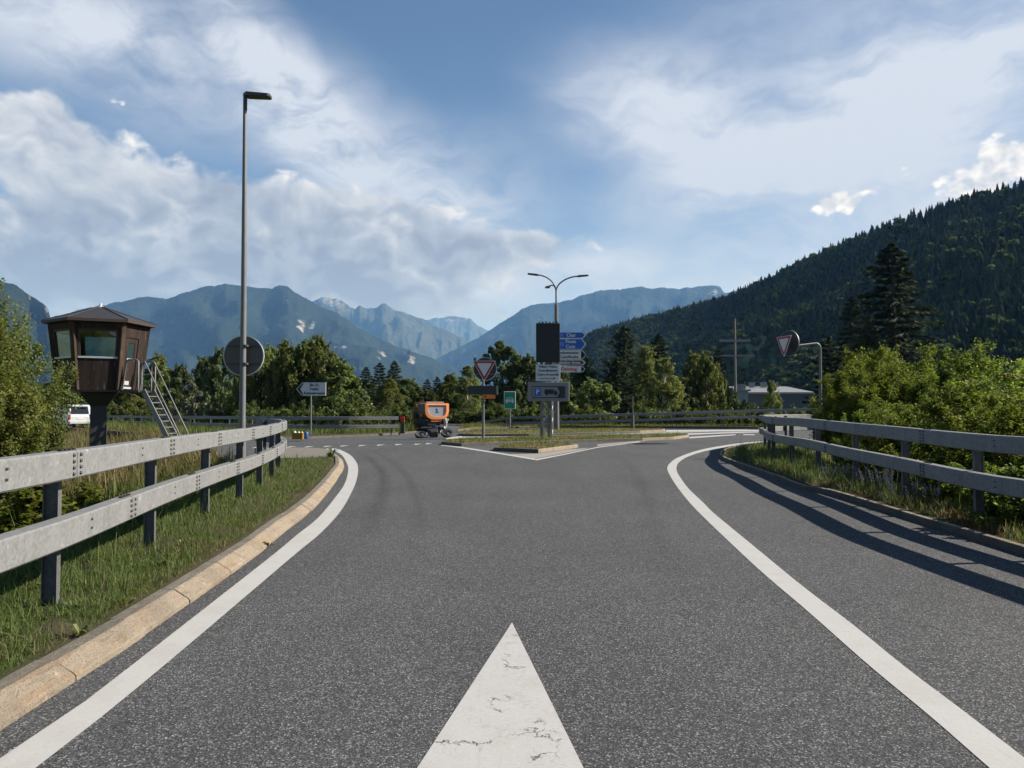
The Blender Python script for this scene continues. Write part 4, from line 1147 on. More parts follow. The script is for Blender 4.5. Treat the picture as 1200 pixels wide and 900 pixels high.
# give-way sign hung from a bent pole on the right
D = 35.2; pbase = W(962, 500, D); tp = W(961, 402.5, D); el_ = W(922, 406.5, D - .5)
ya = thing('give_way_sign', 'give-way triangle and round sign back hung from the arm of a bent pole', 'road sign', (pbase.x, D, -.4), 'give-way signs with a round sign on their back')
pts = [Vector((pbase.x, D, -.4)), Vector((pbase.x, D, 2.2)), Vector((tp.x, D, tp.z - .25))]
for k in range(1, 6):
    w_ = k / 5 * math.pi / 2; pts.append(Vector((tp.x - .22 * (1 - math.cos(w_)), D - .05 * k / 5, tp.z - .25 + .25 * math.sin(w_))))
pts.append(el_)
mb = MB(); mb.tube(pts, [.075, .07, .055, .053, .052, .05, .05, .05, .045], 12); mb.build('pole', M['pole'], ya)
triangle(ya, W(918.8, 402.2, D - .62), 1.10, 0, R(-73))
cc = W(924.5, 402.4, D - .42)
mb = MB(); round_back(mb, cc, .60, 0, 1, R(-64)); mb.build('round_sign', [M['anthracite'], M['pole']], ya)

# green sign with a car
D = 53.0; c = W(597.4, 469, D); wd, hh = 13.6 / 900 * D, 20.6 / 900 * D
gs = thing('road_sign', 'green sign with a white car symbol on a short pole', 'road sign', (c.x, D, .1))
mb = MB(); mb.box((c.x, D, c.z), (wd, .05, hh), bev=.02); mb.build('panel', M['white'], gs)
mb = MB(); mb.box((c.x, D - .027, c.z), (wd - .08, .006, hh - .08)); mb.build('face', M['green'], gs)
mb = MB(); y = D - .0335; cz = c.z - .02
mb.add([(c.x + p_[0], y, cz + p_[1]) for p_ in [(-.27, -.1), (.27, -.1), (.29, .0), (.25, .07), (-.25, .07), (-.29, .0)]], [(0, 1, 2, 3, 4, 5)])
mb.add([(c.x + p_[0], y, cz + p_[1]) for p_ in [(-.23, .075), (-.19, .075), (-.14, .17), (.14, .17), (.19, .075), (.23, .075), (.17, .205), (-.17, .205)]], [(0, 1, 2, 7), (2, 3, 6, 7), (3, 4, 5, 6)])
for s_ in (-1, 1): mb.add([(c.x + s_ * a, y, cz + b_) for a, b_ in [(.15, -.18), (.25, -.18), (.25, -.105), (.15, -.105)]], [(0, 1, 2, 3)])
mb.build('car_symbol', M['white'], gs)
mb = MB(); mb.box((c.x, y - .002, cz - .01), (.3, .002, .03)); mb.build('grille_mark', M['green'], gs)
mb = MB(); mb.tube([(c.x, D + .09, -.1), (c.x, D + .09, c.z + .3)], .055, 10); mb.build('pole', M['pole'], gs)

# sign mast: lattice legs, black display board, text panel, parking box
D = G(639, 511.7, .12).y
gm = thing('sign_mast', 'lattice sign mast with black display board, control centre panel and lorry parking sign', 'sign mast', (W(639, 500, D).x, D, .12))
xs = [W(633.5, 0, D).x, W(645.5, 0, D).x]; zt = W(0, 380, D).z; Y2 = D + .55
lm = MB()
for x in xs + [(xs[0] + xs[1]) / 2 + .1]:
    for y in (D, Y2): lm.tube([(x + (.08 if y > D else 0), y, .05), (x + (.08 if y > D else 0), y, zt)], .042, 8)
lm.build('mast_leg', M['pole'], gm)
bm_ = MB(); zz = .15; fl_ = 0
while zz < W(0, 447, D).z:
    a = (xs[0], xs[1]) if fl_ else (xs[1], xs[0])
    bm_.tube([(a[0], D, zz), (a[1], D, zz + .62)], .032, 6); bm_.tube([(a[1] + .08, Y2, zz), (a[0] + .08, Y2, zz + .62)], .022, 6)
    bm_.tube([(xs[0], D, zz + .3), (xs[0] + .08, Y2, zz + .6)], .03, 6); bm_.tube([(xs[1], D, zz), (xs[1] + .08, Y2, zz + .3)], .03, 6); bm_.tube([(xs[0], D, zz + .62), (xs[1], D, zz + .62)], .02, 6)
    zz += .62; fl_ = 1 - fl_
bm_.build('lattice_brace', M['silver'], gm)
def pan(name, px0, py0, px1, py1, y, dep, mt, bev=0.0):
    a, b_ = W(px0, py1, y), W(px1, py0, y); mb = MB(); mb.box(((a.x + b_.x) / 2, y + dep / 2, (a.z + b_.z) / 2), (b_.x - a.x, dep, b_.z - a.z), bev=bev); return mb.build(name, M[mt], gm), a, b_
bo, a, b_ = pan('display_board', 628.3, 378.6, 656.2, 424.4, D - .2, .3, 'black', .02)
mb = MB()
for k in range(6): mb.box((a.x + .16 + k * .18, D - .03, b_.z + .035), (.07 + .03 * (k % 2), .12, .07 + .03 * (k % 3)))
o = mb.build('hood_fixing', M['dark_metal'], None); o.parent = bo; o.data.transform(Matrix.Translation(-gm.location))
to, a, b_ = pan('text_panel', 627.8, 427.2, 656.4, 446.8, D - .12, .05, 'white', .012)
mb = MB(); cx = (a.x + b_.x) / 2; h = b_.z - a.z; yy = D - .1235
add_text(mb, 'Polizei / Polizia', .17, cx, yy, b_.z - h * .13, 0, width=.92, bold=.008); add_text(mb, 'Kontrollzentrum', .18, cx, yy, b_.z - h * .36, 0, width=.94, bold=.008); add_text(mb, 'Centro di controllo', .18, cx, yy, b_.z - h * .60, 0, width=1.10, bold=.008)
mb.add([(cx + p_[0], yy, a.z + h * .17 + p_[1]) for p_ in [(-.45, -.015), (.28, -.015), (.28, .015), (-.45, .015), (.28, -.05), (.42, 0), (.28, .05)]], [(0, 1, 2, 3), (4, 5, 6)])
o = mb.build('lettering', M['black'], None); o.parent = to; o.data.transform(Matrix.Translation(-gm.location))
po, a, b_ = pan('parking_box', 618.6, 447.6, 667.2, 470.4, D - .26, .22, 'frame', .03)
mb = MB(); a2, b2 = W(624, 466.6, D - .27), W(662.4, 452.6, D - .27)
mb.box(((a2.x + b2.x) / 2, D - .262, (a2.z + b2.z) / 2), (b2.x - a2.x, .01, b2.z - a2.z)); o = mb.build('window_recess', M['anthracite'], None); o.parent = po; o.data.transform(Matrix.Translation(-gm.location))
a3, b3 = W(624.6, 465.4, D - .27), W(661, 453.8, D - .27); m_ = (a3.z + b3.z) / 2; L = b3.x - a3.x
M['dim_white'] = simple('dull_white_panel', (.20, .20, .205), .6, 0, .06)
mb = MB(); mb.add([(p_[0], D - .2705, p_[1]) for p_ in [(a3.x, a3.z), (a3.x + L * .78, a3.z), (a3.x + L * .86, m_), (a3.x + L * .78, b3.z), (a3.x, b3.z)]], [(0, 1, 2, 3, 4)]); o = mb.build('face', M['dim_white'], None); o.parent = po; o.data.transform(Matrix.Translation(-gm.location))
mb = MB(); h = b3.z - a3.z; mb.box((a3.x + .24, D - .273, m_), (.34, .003, h * .74)); o = mb.build('parking_symbol', M['blue'], None); o.parent = po; o.data.transform(Matrix.Translation(-gm.location))
mb = MB(); add_text(mb, 'P', .36, a3.x + .24, D - .278, m_, 0, bold=.008); o = mb.build('lettering', M['white'], None); o.parent = po; o.data.transform(Matrix.Translation(-gm.location))
mb = MB(); x0 = a3.x + .58; yy = D - .2745
for q in ([(0, -.10), (.47, -.10), (.47, .14), (0, .14)], [(.49, -.10), (.66, -.10), (.68, -.0), (.62, .02), (.58, .09), (.49, .09)]): mb.add([(x0 + p_[0], yy, m_ + p_[1]) for p_ in q], [tuple(range(len(q)))])
for wx in (.12, .56): mb.add([(x0 + wx + .055 * math.cos(k * .628), yy - .001, m_ - .12 + .055 * math.sin(k * .628)) for k in range(10)], [tuple(range(10))])
xt = a3.x + L * .96; mb.add([(p_[0], yy, p_[1]) for p_ in [(xt, m_), (xt - .14, b3.z), (xt - .24, b3.z), (xt - .1, m_), (xt - .24, a3.z), (xt - .14, a3.z)]], [(0, 1, 2, 3), (0, 3, 4, 5)])
o = mb.build('lorry_symbol', M['black'], None); o.parent = po; o.data.transform(Matrix.Translation(-gm.location))

# thin marker pole on the far island, red lamp at the rail end
b0 = G(741.5, 501.5, .15); mb = MB(); tp = W(741.3, 464.5, b0.y); mb.tube([b0, tp], [.06, .04], 8); mb.tube([b0, b0 + Vector((0, 0, .95))], [.12, .11], 8); mb.v = [(v[0], v[1], v[2]) for v in mb.v]
o = mb.build('marker_pole', M['galv_post']); tag(o, 'thin bare marker pole standing in front of the long far guardrail', 'pole')
D = 46.5; a, b_ = W(469, 495, D), W(474.2, 488.8, D)
rl = thing('marker_board', 'small red marker board on a dark stand at the end of the far left guardrail', 'marker board', ((a.x + b_.x) / 2, D, .1))
mb = MB(); mb.box(((a.x + b_.x) / 2, D, (a.z + b_.z) / 2 + .02), (b_.x - a.x, .06, b_.z - a.z), bev=.02); mb.build('board', simple('red_board', (.55, .04, .015), .5), rl)
mb = MB(); mb.box(((a.x + b_.x) / 2, D + .02, .36), (.22, .08, .62)); mb.box(((a.x + b_.x) / 2, D, .12), (.3, .25, .08)); mb.build('stand', M['dark_metal'], rl)

# yellow crate with white sacks and blue canister at the far kerb
b0 = G(349.6, 514.6, .1)
yc = thing('crate', 'yellow open crate at the far kerb beside a blue canister', 'crate', b0)
mb = MB(); w_, d_, h_ = .5, .38, .30
for s_ in (-1, 1):
    mb.box((b0.x, b0.y + s_ * d_ / 2, b0.z + h_ / 2), (w_, .03, h_)); mb.box((b0.x + s_ * (w_ / 2 - .012), b0.y, b0.z + h_ / 2), (.022, d_ - .034, h_ - .01))
mb.box((b0.x, b0.y, b0.z + .015), (w_ - .05, d_ - .04, .03)); mb.box((b0.x, b0.y - d_ / 2 - .008, b0.z + h_ - .03), (w_ + .03, .02, .05)); mb.build('tray', simple('yellow_plastic', (.22, .125, .005), .5), yc)
wm = simple('white_sack', (.50, .48, .40), .7)
for k, (dx, dz, r_) in enumerate(((-.16, .30, .085), (.03, .29, .075), (.18, .30, .06))):
    mb = MB(); mb.lathe([(.001, -r_), (r_ * .8, -r_ * .6), (r_, 0), (r_ * .75, r_ * .7), (.001, r_ * 1.05)], (b0.x + dx, b0.y - .05, b0.z + dz), 10); mb.v = [(v[0], v[1], v[2]) for v in mb.v]
    tag(mb.build('sack', wm), ['round white sack at the end of the yellow crate away from the canister', 'white sack in the middle of the yellow crate', 'smallest white sack, in the yellow crate next to the blue canister'][k], 'sack', 'white sacks in the yellow crate')
b1 = G(358.4, 514.4, .1)
bc = thing('canister', 'blue canister standing beside the yellow crate', 'canister', b1)
mb = MB(); mb.lathe([(.001, .005), (.125, .005), (.13, .03), (.13, .29), (.11, .33), (.05, .35), (.001, .35)], b1, 16); mb.build('drum', simple('blue_plastic', (.012, .06, .21), .4), bc)
mb = MB(); mb.lathe([(.04, .346), (.04, .385), (.001, .385)], b1, 12); mb.build('cap', M['dark_metal'], bc)
# ------------------------------------------------------------------ watchtower
def wood(name, a, b_, c_):
    m, t, b = mat(name); p = t.obj()
    wv = t.node('ShaderNodeTexWave', wave_type='BANDS', bands_direction='DIAGONAL'); 
    pl = t.scale(p, 9, 9, .2); pl = t.voro(pl, 1.0, 'F1', 1); n = t.node('ShaderNodeSeparateColor', ins={0: pl}).outputs[0]; g_ = t.noise(t.scale(p, 60, 60, 1.5), 1, 4, .7); w = t.noise(t.scale(p, 16, 16, 1.3), 1.0, 5, .7)
    col = t.mix(n, a, b_); col = t.mix(t.mapr(g_, .35, .7, 0, .5), col, tuple(x * .55 for x in a[:3]) + (1,)); col = t.mix(t.mapr(w, .60, .68, 0, .75), col, c_)
    t.put(b, 'Base Color', col); b.inputs['Roughness'].default_value = .8; b.inputs['Specular IOR Level'].default_value = .2
    t.put(b, 'Normal', t.bump(g_, .5, .01)); return m
M['wood'] = wood('weathered_brown_boards', (.015, .0098, .008, 1), (.034, .0225, .018, 1), (.12, .105, .095, 1))
M['wood_post'] = wood('weathered_post_timber', (.032, .020, .014, 1), (.068, .044, .032, 1), (.12, .10, .085, 1))
M['roof'] = simple('bitumen_roof', (.028, .028, .031), .6, .1, .18, 3)
M['fascia'] = simple('dark_fascia', (.035, .022, .017), .7)
m, t, b = mat('window_glass'); b.inputs['Base Color'].default_value = (.02, .035, .038, 1); b.inputs['Roughness'].default_value = .06; b.inputs['Specular IOR Level'].default_value = .9
M['glass'] = m
gl = bpy.data.materials.new('clear_glass'); gl.use_nodes = True; tg = NT(gl.node_tree); tg.n.clear()
a_ = tg.node('ShaderNodeBsdfTransparent', ins={'Color': (.80, .88, .86, 1)}); g_ = tg.node('ShaderNodeBsdfGlossy', ins={'Color': (.8, .85, .85, 1), 'Roughness': .03})
mx = tg.node('ShaderNodeMixShader', ins={0: .22}); tg.l.new(a_.outputs[0], mx.inputs[1]); tg.l.new(g_.outputs[0], mx.inputs[2]); oo = tg.node('ShaderNodeOutputMaterial'); tg.l.new(mx.outputs[0], oo.inputs[0]); M['clear'] = gl

TC = Vector((-14.22, 26.45, 0)); TZ0, TZE, TZA = 2.16, 4.42, 5.06
tw = thing('watchtower', 'small hexagonal brown wooden watchtower cabin on a single steel column with a ladder', 'watchtower', (TC.x, TC.y, -.9))
n0 = math.atan2(-.9, .43)                                   # the front face looks this way
ang = [n0 + R(30 + 60 * k) for k in range(6)]               # corner k ends face k (front is face 0: corners 5 and 0)
def hexa(r, z): return [Vector((TC.x + r * math.cos(a), TC.y + r * math.sin(a), z)) for a in ang]
RB_, RT_ = 1.25, 1.52
bot, tp = hexa(RB_, TZ0), hexa(RT_, TZE - .03)
def wall_pt(k, u, v, off=0.0):
    """face k (0 front, 1 the one to its left as seen from above counter-clockwise...), u along, v height 0-1"""
    a0, a1 = bot[k - 1], bot[k]; b0_, b1 = tp[k - 1], tp[k]
    q = a0.lerp(a1, u).lerp(b0_.lerp(b1, u), v); nn = Vector((math.cos(n0 + R(60 * k)), math.sin(n0 + R(60 * k)), -.1)); return q + nn * off
def quad_panel(mb, k, u0, u1, v0, v1, off, dep, mi=0):
    P_ = [wall_pt(k, u, v, o) for o in (off, off - dep) for u, v in ((u0, v0), (u1, v0), (u1, v1), (u0, v1))]
    mb.add(P_, [(0, 1, 2, 3), (7, 6, 5, 4), (0, 4, 5, 1), (1, 5, 6, 2), (2, 6, 7, 3), (3, 7, 4, 0)], mi)
V0, V1 = .48, .90                                            # window sill and head
for k in range(6):
    mb = MB()
    if k == 1:                                               # face with the door (looks along +x)
        quad_panel(mb, k, .04, .96, .80, .98, 0, .06); quad_panel(mb, k, .04, .16, .0, .80, 0, .06); quad_panel(mb, k, .66, .96, .0, .80, 0, .06)
    else:
        quad_panel(mb, k, .04, .96, .0, V0, 0, .06); quad_panel(mb, k, .04, .96, V1, .99, 0, .06); quad_panel(mb, k, .04, .10, V0, V1, 0, .06); quad_panel(mb, k, .90, .96, V0, V1, 0, .06)
    wl = mb.build('wall_panel', M['wood'], tw)
    if k == 1:
        mb = MB(); quad_panel(mb, k, .16, .66, .03, .48, -.03, .04); quad_panel(mb, k, .16, .27, .48, .80, -.03, .04); quad_panel(mb, k, .55, .66, .48, .80, -.03, .04); quad_panel(mb, k, .27, .55, .72, .80, -.03, .04)
        dr = mb.build('door', M['wood'], tw)
        mb = MB(); quad_panel(mb, k, .27, .55, .48, .72, -.045, .01); o = mb.build('door_pane', M['glass'], None); o.parent = dr; o.data.transform(Matrix.Translation(-tw.location))
        mb = MB(); quad_panel(mb, k, .26, .56, .46, .485, -.015, .03); quad_panel(mb, k, .2, .6, .02, .05, .0, .05); quad_panel(mb, k, .25, .45, .08, .14, -.015, .02); o = mb.build('door_trim', M['silver'], None); o.parent = dr; o.data.transform(Matrix.Translation(-tw.location))
    else:
        mb = MB(); 
        for (u0, u1, v0, v1) in ((.10, .14, V0, V1), (.86, .90, V0, V1), (.14, .86, V1 - .03, V1)): quad_panel(mb, k, u0, u1, v0, v1, -.02, .05)
        wf = mb.build('window_frame', M['fascia'], tw)
        for nm, args, mt in (('window_pane', (.14, .86, V0 + .012, V1 - .03, -.05, .006), 'clear'), ('window_sill', (.08, .92, V0 - .012, V0 + .012, .03, .07), 'silver')):
            mb = MB(); quad_panel(mb, k, *args); o = mb.build(nm, M[mt], None); o.parent = wf; o.data.transform(Matrix.Translation(-tw.location))
for k in range(6):
    mb = MB(); c0, c1 = bot[k], tp[k]; d = Vector((math.cos(ang[k]), math.sin(ang[k]), 0)); s_ = Vector((-d.y, d.x, 0)); P_ = []
    for c in (c0, c1):
        P_ += [c + d * .05 + s_ * .07, c + d * .05 - s_ * .07, c - d * .09 - s_ * .09, c - d * .09 + s_ * .09]
    mb.add(P_, [(0, 1, 2, 3), (7, 6, 5, 4), (0, 4, 5, 1), (1, 5, 6, 2), (2, 6, 7, 3), (3, 7, 4, 0)]); mb.build('corner_post', M['wood_post'], tw)
mb = MB(); e0, e1 = hexa(1.76, TZE - .02), hexa(1.76, TZE + .07); ap = Vector((TC.x, TC.y, TZA)); i0 = hexa(1.5, TZE - .02)
mb.add(e1 + [ap], [(k, (k + 1) % 6, 6) for k in range(6)], 0)
mb.add(e0 + e1, [(k, (k + 1) % 6, 6 + (k + 1) % 6, 6 + k) for k in range(6)], 1); mb.add(e0, [tuple(range(6))], 1)
for k in range(6): mb.tube([e1[k] + Vector((0, 0, .01)), ap + Vector((0, 0, .012))], .018, 6, 0)
rf = mb.build('roof', [M['roof'], M['fascia']], tw)
mb = MB(); mb.lathe([(.001, .13), (.035, .11), (.05, .03), (.09, .0), (.10, -.05)], ap, 10); o = mb.build('finial', M['silver'], None); o.parent = rf; o.data.transform(Matrix.Translation(-tw.location))
mb = MB(); f0, f1 = hexa(1.25, TZ0 - .07), hexa(1.28, TZ0 - .004); mb.add(f0 + f1, [(k, (k + 1) % 6, 6 + (k + 1) % 6, 6 + k) for k in range(6)] + [tuple(range(5, -1, -1)), tuple(range(6, 12))]); mb.build('floor_slab', M['dark_metal'], tw)
mb = MB(); Mx = Matrix.Rotation(n0 + math.pi / 2, 3, 'Z')
mb.box((TC.x, TC.y, .35), (.50, .46, 2.75), 0, Mx)
P_ = [Mx @ Vector((sx_ * r, sy_ * r * .92, 0)) + Vector((TC.x, TC.y, z)) for r, z in ((.252, 1.62), (.56, TZ0 - .09)) for sx_, sy_ in ((-1, -1), (1, -1), (1, 1), (-1, 1))]
mb.add(P_, [(0, 1, 5, 4), (1, 2, 6, 5), (2, 3, 7, 6), (3, 0, 4, 7), (4, 5, 6, 7), (3, 2, 1, 0)]); 
mb.box((TC.x, TC.y, -.93), (.8, .8, .1), 0, Mx); mb.build('column', M['anthracite'], tw)
mb = MB(); c = TC + Vector((-.95, -.65, TZ0 - .07)); mb.tube([c, c + Vector((0, 0, -.42)), c + Vector((.1, .05, -.52)), c + Vector((.62, .4, -.55))], .025, 6); mb.build('conduit', M['dark_metal'], tw)
# landing, railings and ladder on the door side
dx = Vector((math.cos(n0 + R(60)), math.sin(n0 + R(60)), 0)); dy = Vector((-dx.y, dx.x, 0)); dc = (bot[0] + bot[1]) / 2; dc.z = 0
Mr = Matrix.Rotation(math.atan2(dx.y, dx.x), 3, 'Z')
LN = .62
mb = MB(); c = dc + dx * (LN / 2 + .03); mb.box((c.x, c.y, TZ0 - .04), (LN, 1.12, .07), 0, Mr); mb.box((c.x, c.y, TZ0 - .09), (LN - .1, .1, .08), 0, Mr); mb.build('landing', M['dark_metal'], tw)
for s_ in (-.52, .52):
    a = dc + dx * .06 + dy * s_; b_ = dc + dx * (LN + .0) + dy * s_; z0, z1 = TZ0 - .02, TZ0 + 1.02
    mb = MB(); mb.tube([(a.x, a.y, z0), (a.x + dx.x * .14, a.y + dx.y * .14, z1 - .06), (a.x + dx.x * .2, a.y + dx.y * .2, z1), (b_.x - dx.x * .06, b_.y, z1), (b_.x, b_.y, z1 - .06), (b_.x, b_.y, z0)], .027, 8); mb.build('railing', M['pole'], tw)
top_ = dc + dx * (LN + .05); foot = dc + dx * (LN + .05 + 1.42); fz_ = ground_z(foot.x, foot.y)
lad = MB(); st2 = []
for s_ in (-.30, .30):
    a = top_ + dy * s_; b_ = foot + dy * s_; d = Vector((b_.x - a.x, b_.y - a.y, fz_ - TZ0)).normalized(); up = d.cross(dy).normalized(); P_ = []
    for c in (Vector((a.x, a.y, TZ0)), Vector((b_.x, b_.y, fz_ - .1))):
        for u in (-.075, .075):
            for w in (-.018, .018): P_.append(c + up * u + dy * w)
    mb = MB(); mb.add(P_, [(0, 1, 3, 2), (4, 6, 7, 5), (0, 4, 5, 1), (2, 3, 7, 6), (0, 2, 6, 4), (1, 5, 7, 3)]); mb.build('stringer', M['frame'], tw)
    mb = MB(); h0_ = Vector((a.x, a.y, TZ0)) ; h1_ = h0_.lerp(Vector((b_.x, b_.y, fz_)), .86); o_ = Vector((0, 0, .98)); oo_ = Vector((0, 0, .62)) + dx * .10
    mb.tube([h0_ - dx * .06, h0_ - dx * .06 + o_ * .98, h0_ + o_ + dx * .04, h1_ + oo_, h1_ + oo_ * .6 + dx * .08, h1_ + Vector((0, 0, .02))], .024, 8); mb.build('handrail', M['pole'], tw)
for k in range(1, 12):
    q = Vector((top_.x, top_.y, TZ0)).lerp(Vector((foot.x, foot.y, fz_)), k / 12)
    mb = MB(); mb.box(q, (.15, .564, .03), 0, Mr); mb.build('tread', M['pole'], tw)

# ------------------------------------------------------------------ white van seen past the tower
def vehicle_local(o, M4):
    o.data.transform(M4)
vb = W(82, 505, 63); vb.z = ground_z(vb.x, vb.y)
van = thing('van', 'white van driving behind the far guardrail, seen between left bush and tower column', 'van', vb, rot=(0, 0, R(-58)))
van.rotation_euler = (0, 0, 0)
Lm = Matrix.Rotation(R(138), 4, 'Z')                        # local +x is forward
def vpart(name, mb, mt, parent=van):
    o = mb.build(name, mt, None); o.data.transform(Lm if parent in (van,) else Lm); o.parent = parent; return o
prof = [(-2.25, .45), (-2.25, 1.0), (-2.2, 1.15), (-2.02, 1.88), (-1.85, 1.95), (.55, 1.97), (.85, 1.88), (1.55, 1.2), (2.3, 1.02), (2.42, .85), (2.42, .42)]
mb = MB(); n = len(prof)
P_ = [(x, s_ * (.88 - max(0, z - 1.1) * .14), z) for s_ in (-1, 1) for x, z in prof]
mb.add(P_, [tuple(range(n)), tuple(range(2 * n - 1, n - 1, -1))] + [(i, (i + 1) % n, (i + 1) % n + n, i + n) for i in range(n)])
vbody = vpart('body', mb, M['wpaint'])
for s_ in (-1, 1):
    for (xa, xb) in ((-1.75, -.75), (-.65, .25), (.35, 1.05)):
        mb = MB(); yw_ = lambda z: s_ * (.888 - max(0, z - 1.1) * .14)
        q = [(xa, 1.22), (xb + (.1 if xb > 1 else 0), 1.22), (xb - (.32 if xb > 1 else 0), 1.78), (xa + (.06 if xa < -1.5 else 0), 1.78)]
        mb.add([(x, yw_(z), z) for x, z in q] + [(x, yw_(z) - s_ * .01, z) for x, z in q], [(0, 1, 2, 3), (7, 6, 5, 4)]); vpart('window', mb, M['glass_dark'])
mb = MB(); mb.add([(-2.215, -.66, 1.22), (-2.215, .66, 1.22), (-2.055, .60, 1.82), (-2.055, -.60, 1.82)], [(0, 1, 2, 3)]); vpart('rear_window', mb, M['glass_dark'])
for s_ in (-1, 1):
    mb = MB(); mb.box((-2.25, s_ * .78, .98), (.05, .14, .42)); vpart('tail_light', mb, M['red'])
mb = MB(); mb.box((-2.27, 0, .55), (.12, 1.6, .24), bev=.03); vpart('bumper', mb, M['silver'])
mb = MB(); mb.box((-2.262, 0, .84), (.02, .5, .12)); vpart('number_plate', mb, M['white'])
for x in (-1.4, 1.5):
    for s_ in (-1, 1):
        mb = MB(); Mw = Matrix.Rotation(R(90), 3, 'X'); mb.lathe([(.001, -.1), (.22, -.1), (.31, -.09), (.33, -.05), (.33, .05), (.31, .09), (.22, .1), (.001, .1)], (x, s_ * .80, .33), 18, 0, Mw); vpart('wheel', mb, M['rubber_tyre'])

# ------------------------------------------------------------------ orange street sweeper, seen from behind
D = 52.0; sb = W(512.3, 506, D); sb.z = 0
sw = thing('street_sweeper', 'compact orange street sweeper with a silver rear hopper, driving away beyond the fallen motorcycle', 'street sweeper', sb)
Ls = Matrix.Rotation(R(25), 4, 'Z')
def spart(name, mb, mt, parent=None):
    o = mb.build(name, mt, None); o.data.transform(Ls); o.parent = parent or sw; return o
def rear_outline(s_, zt_=1.92, zb=.84, hw=.84):
    zc = (zt_ + zb) / 2; pts = [(hw * .985 * s_, zc + (zt_ - zc) * s_)]
    pts = [(-hw, zt_ - .04), (-hw, zb + .52), (-hw * .93, zb + .30), (-hw * .78, zb + .13), (-hw * .52, zb + .03), (-hw * .3, zb), (hw * .3, zb), (hw * .52, zb + .03), (hw * .78, zb + .13), (hw * .93, zb + .30), (hw, zb + .52), (hw, zt_ - .04), (hw - .05, zt_), (-hw + .05, zt_)]
    return [((x) * s_, zc + (z - zc) * s_) for x, z in pts]
mb = MB(); o1 = rear_outline(1.0); o2 = rear_outline(.74); n = len(o1)
F_ = [(x, 0.0, z) for x, z in o1]; Bk = [(x, .12, z) for x, z in o1]; I1 = [(x * .78 / .74, -.02, z * 1.0 + .03) for x, z in o2]; I2 = [(x, .05, z + .03) for x, z in o2]
for a, b_ in ((Bk, F_), (F_, I1), (I1, I2)): mb.add(a + b_, [(k, (k + 1) % n, n + (k + 1) % n, n + k) for k in range(n)], 0)
hop = spart('hopper_rim', mb, M['orange2'])
mb = MB(); mb.add([(x, .045, z + .03) for x, z in o2], [tuple(range(n))]); dpl = spart('hopper_door', mb, simple('silver_hopper_panel', (.30, .305, .32), .45, .1, .08, 3))
mb = MB()                                                    # small dark emblem: tower shape on a base line
mb.box((0, .035, 1.43), (.09, .006, .2)); mb.box((0.02, .035, 1.31), (.2, .006, .05)); mb.box((-.03, .035, 1.55), (.13, .006, .05)); spart('emblem', mb, M['blue'], dpl)
mb = MB()
P_ = [(x * .96, y, (z - 1.38) * .97 + 1.38) for y in (.12, 1.75) for x, z in o1]; mb.add(P_, [tuple(range(n - 1, -1, -1)), tuple(range(n, 2 * n))] + [(k, (k + 1) % n, n + (k + 1) % n, n + k) for k in range(n)]); spart('hopper', mb, simple('grey_hopper', (.10, .095, .085), .5, .2))
mb = MB(); mb.box((-.1, .95, 1.985), (1.25, 1.6, .09), bev=.02); spart('hopper_lid', mb, simple('grey_lid', (.28, .26, .24), .5))
cabp = [(1.85, .55), (1.85, 1.93), (2.0, 2.02), (3.15, 1.98), (3.55, 1.15), (3.6, .55)]
mb = MB(); k_ = len(cabp); mb.add([(s_ * .60, y, z) for s_ in (-1, 1) for y, z in cabp], [tuple(range(k_)), tuple(range(2 * k_ - 1, k_ - 1, -1))] + [(i, (i + 1) % k_, (i + 1) % k_ + k_, i + k_) for i in range(k_)]); spart('cab', mb, simple('dull_orange_cab', (.34, .09, .018), .45, 0, .1))
for s_ in (-1, 1):
    mb = MB(); mb.add([(s_ * .606, y, z) for y, z in [(2.0, .8), (3.35, .8), (3.3, 1.2), (3.0, 1.85), (2.0, 1.85)]], [(0, 1, 2, 3, 4)]); spart('cab_window', mb, M['glass_dark'])
mb = MB(); mb.add([(-.5, 1.845, 1.0), (.5, 1.845, 1.0), (.5, 1.845, 1.86), (-.5, 1.845, 1.86)], [(0, 1, 2, 3)]); spart('cab_rear_window', mb, M['glass_dark'])
mb = MB(); mb.box((-.82, 1.86, 1.75), (.16, .12, .24), bev=.03); spart('beacon', mb, M['orange2'])
mb = MB(); mb.box((-.82, .9, 1.12), (.1, .12, .22), bev=.03); spart('side_light', mb, M['orange'])
mb = MB(); mb.box((-.84, 3.2, 1.25), (.05, .1, .4), bev=.02); mb.tube([(-.6, 3.25, 1.5), (-.84, 3.22, 1.42)], .02, 6); spart('mirror', mb, M['silver'])
mb = MB(); mb.box((0, 1.9, .5), (1.05, 3.3, .30)); mb.box((0, .35, .62), (1.3, .5, .34)); mb.box((-.62, 1.2, .62), (.28, 1.3, .5), bev=.05); spart('chassis', mb, M['black'])
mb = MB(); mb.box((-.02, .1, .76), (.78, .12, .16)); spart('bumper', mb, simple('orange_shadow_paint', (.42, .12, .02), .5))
mb = MB(); mb.tube([(.56, .05, .88), (.60, .0, .7), (.62, .1, .3)], [.13, .14, .10], 10); mb.box((.66, -.04, .80), (.3, .12, .14), bev=.03); spart('suction_hose', mb, simple('grey_hose', (.33, .32, .31), .6))
mb = MB(); mb.box((.62, -.06, .58), (.12, .05, .16)); spart('tail_light', mb, M['red'])
for (x, y) in ((-.56, .75), (.56, .75), (-.56, 2.95), (.56, 2.95)):
    mb = MB(); Mw = Matrix.Rotation(R(90), 3, 'Y'); mb.lathe([(.001, -.13), (.2, -.13), (.31, -.11), (.335, -.06), (.335, .06), (.31, .11), (.2, .13), (.001, .13)], (x, y, .335), 18, 0, Mw); w_ = spart('wheel', mb, M['rubber_tyre'])
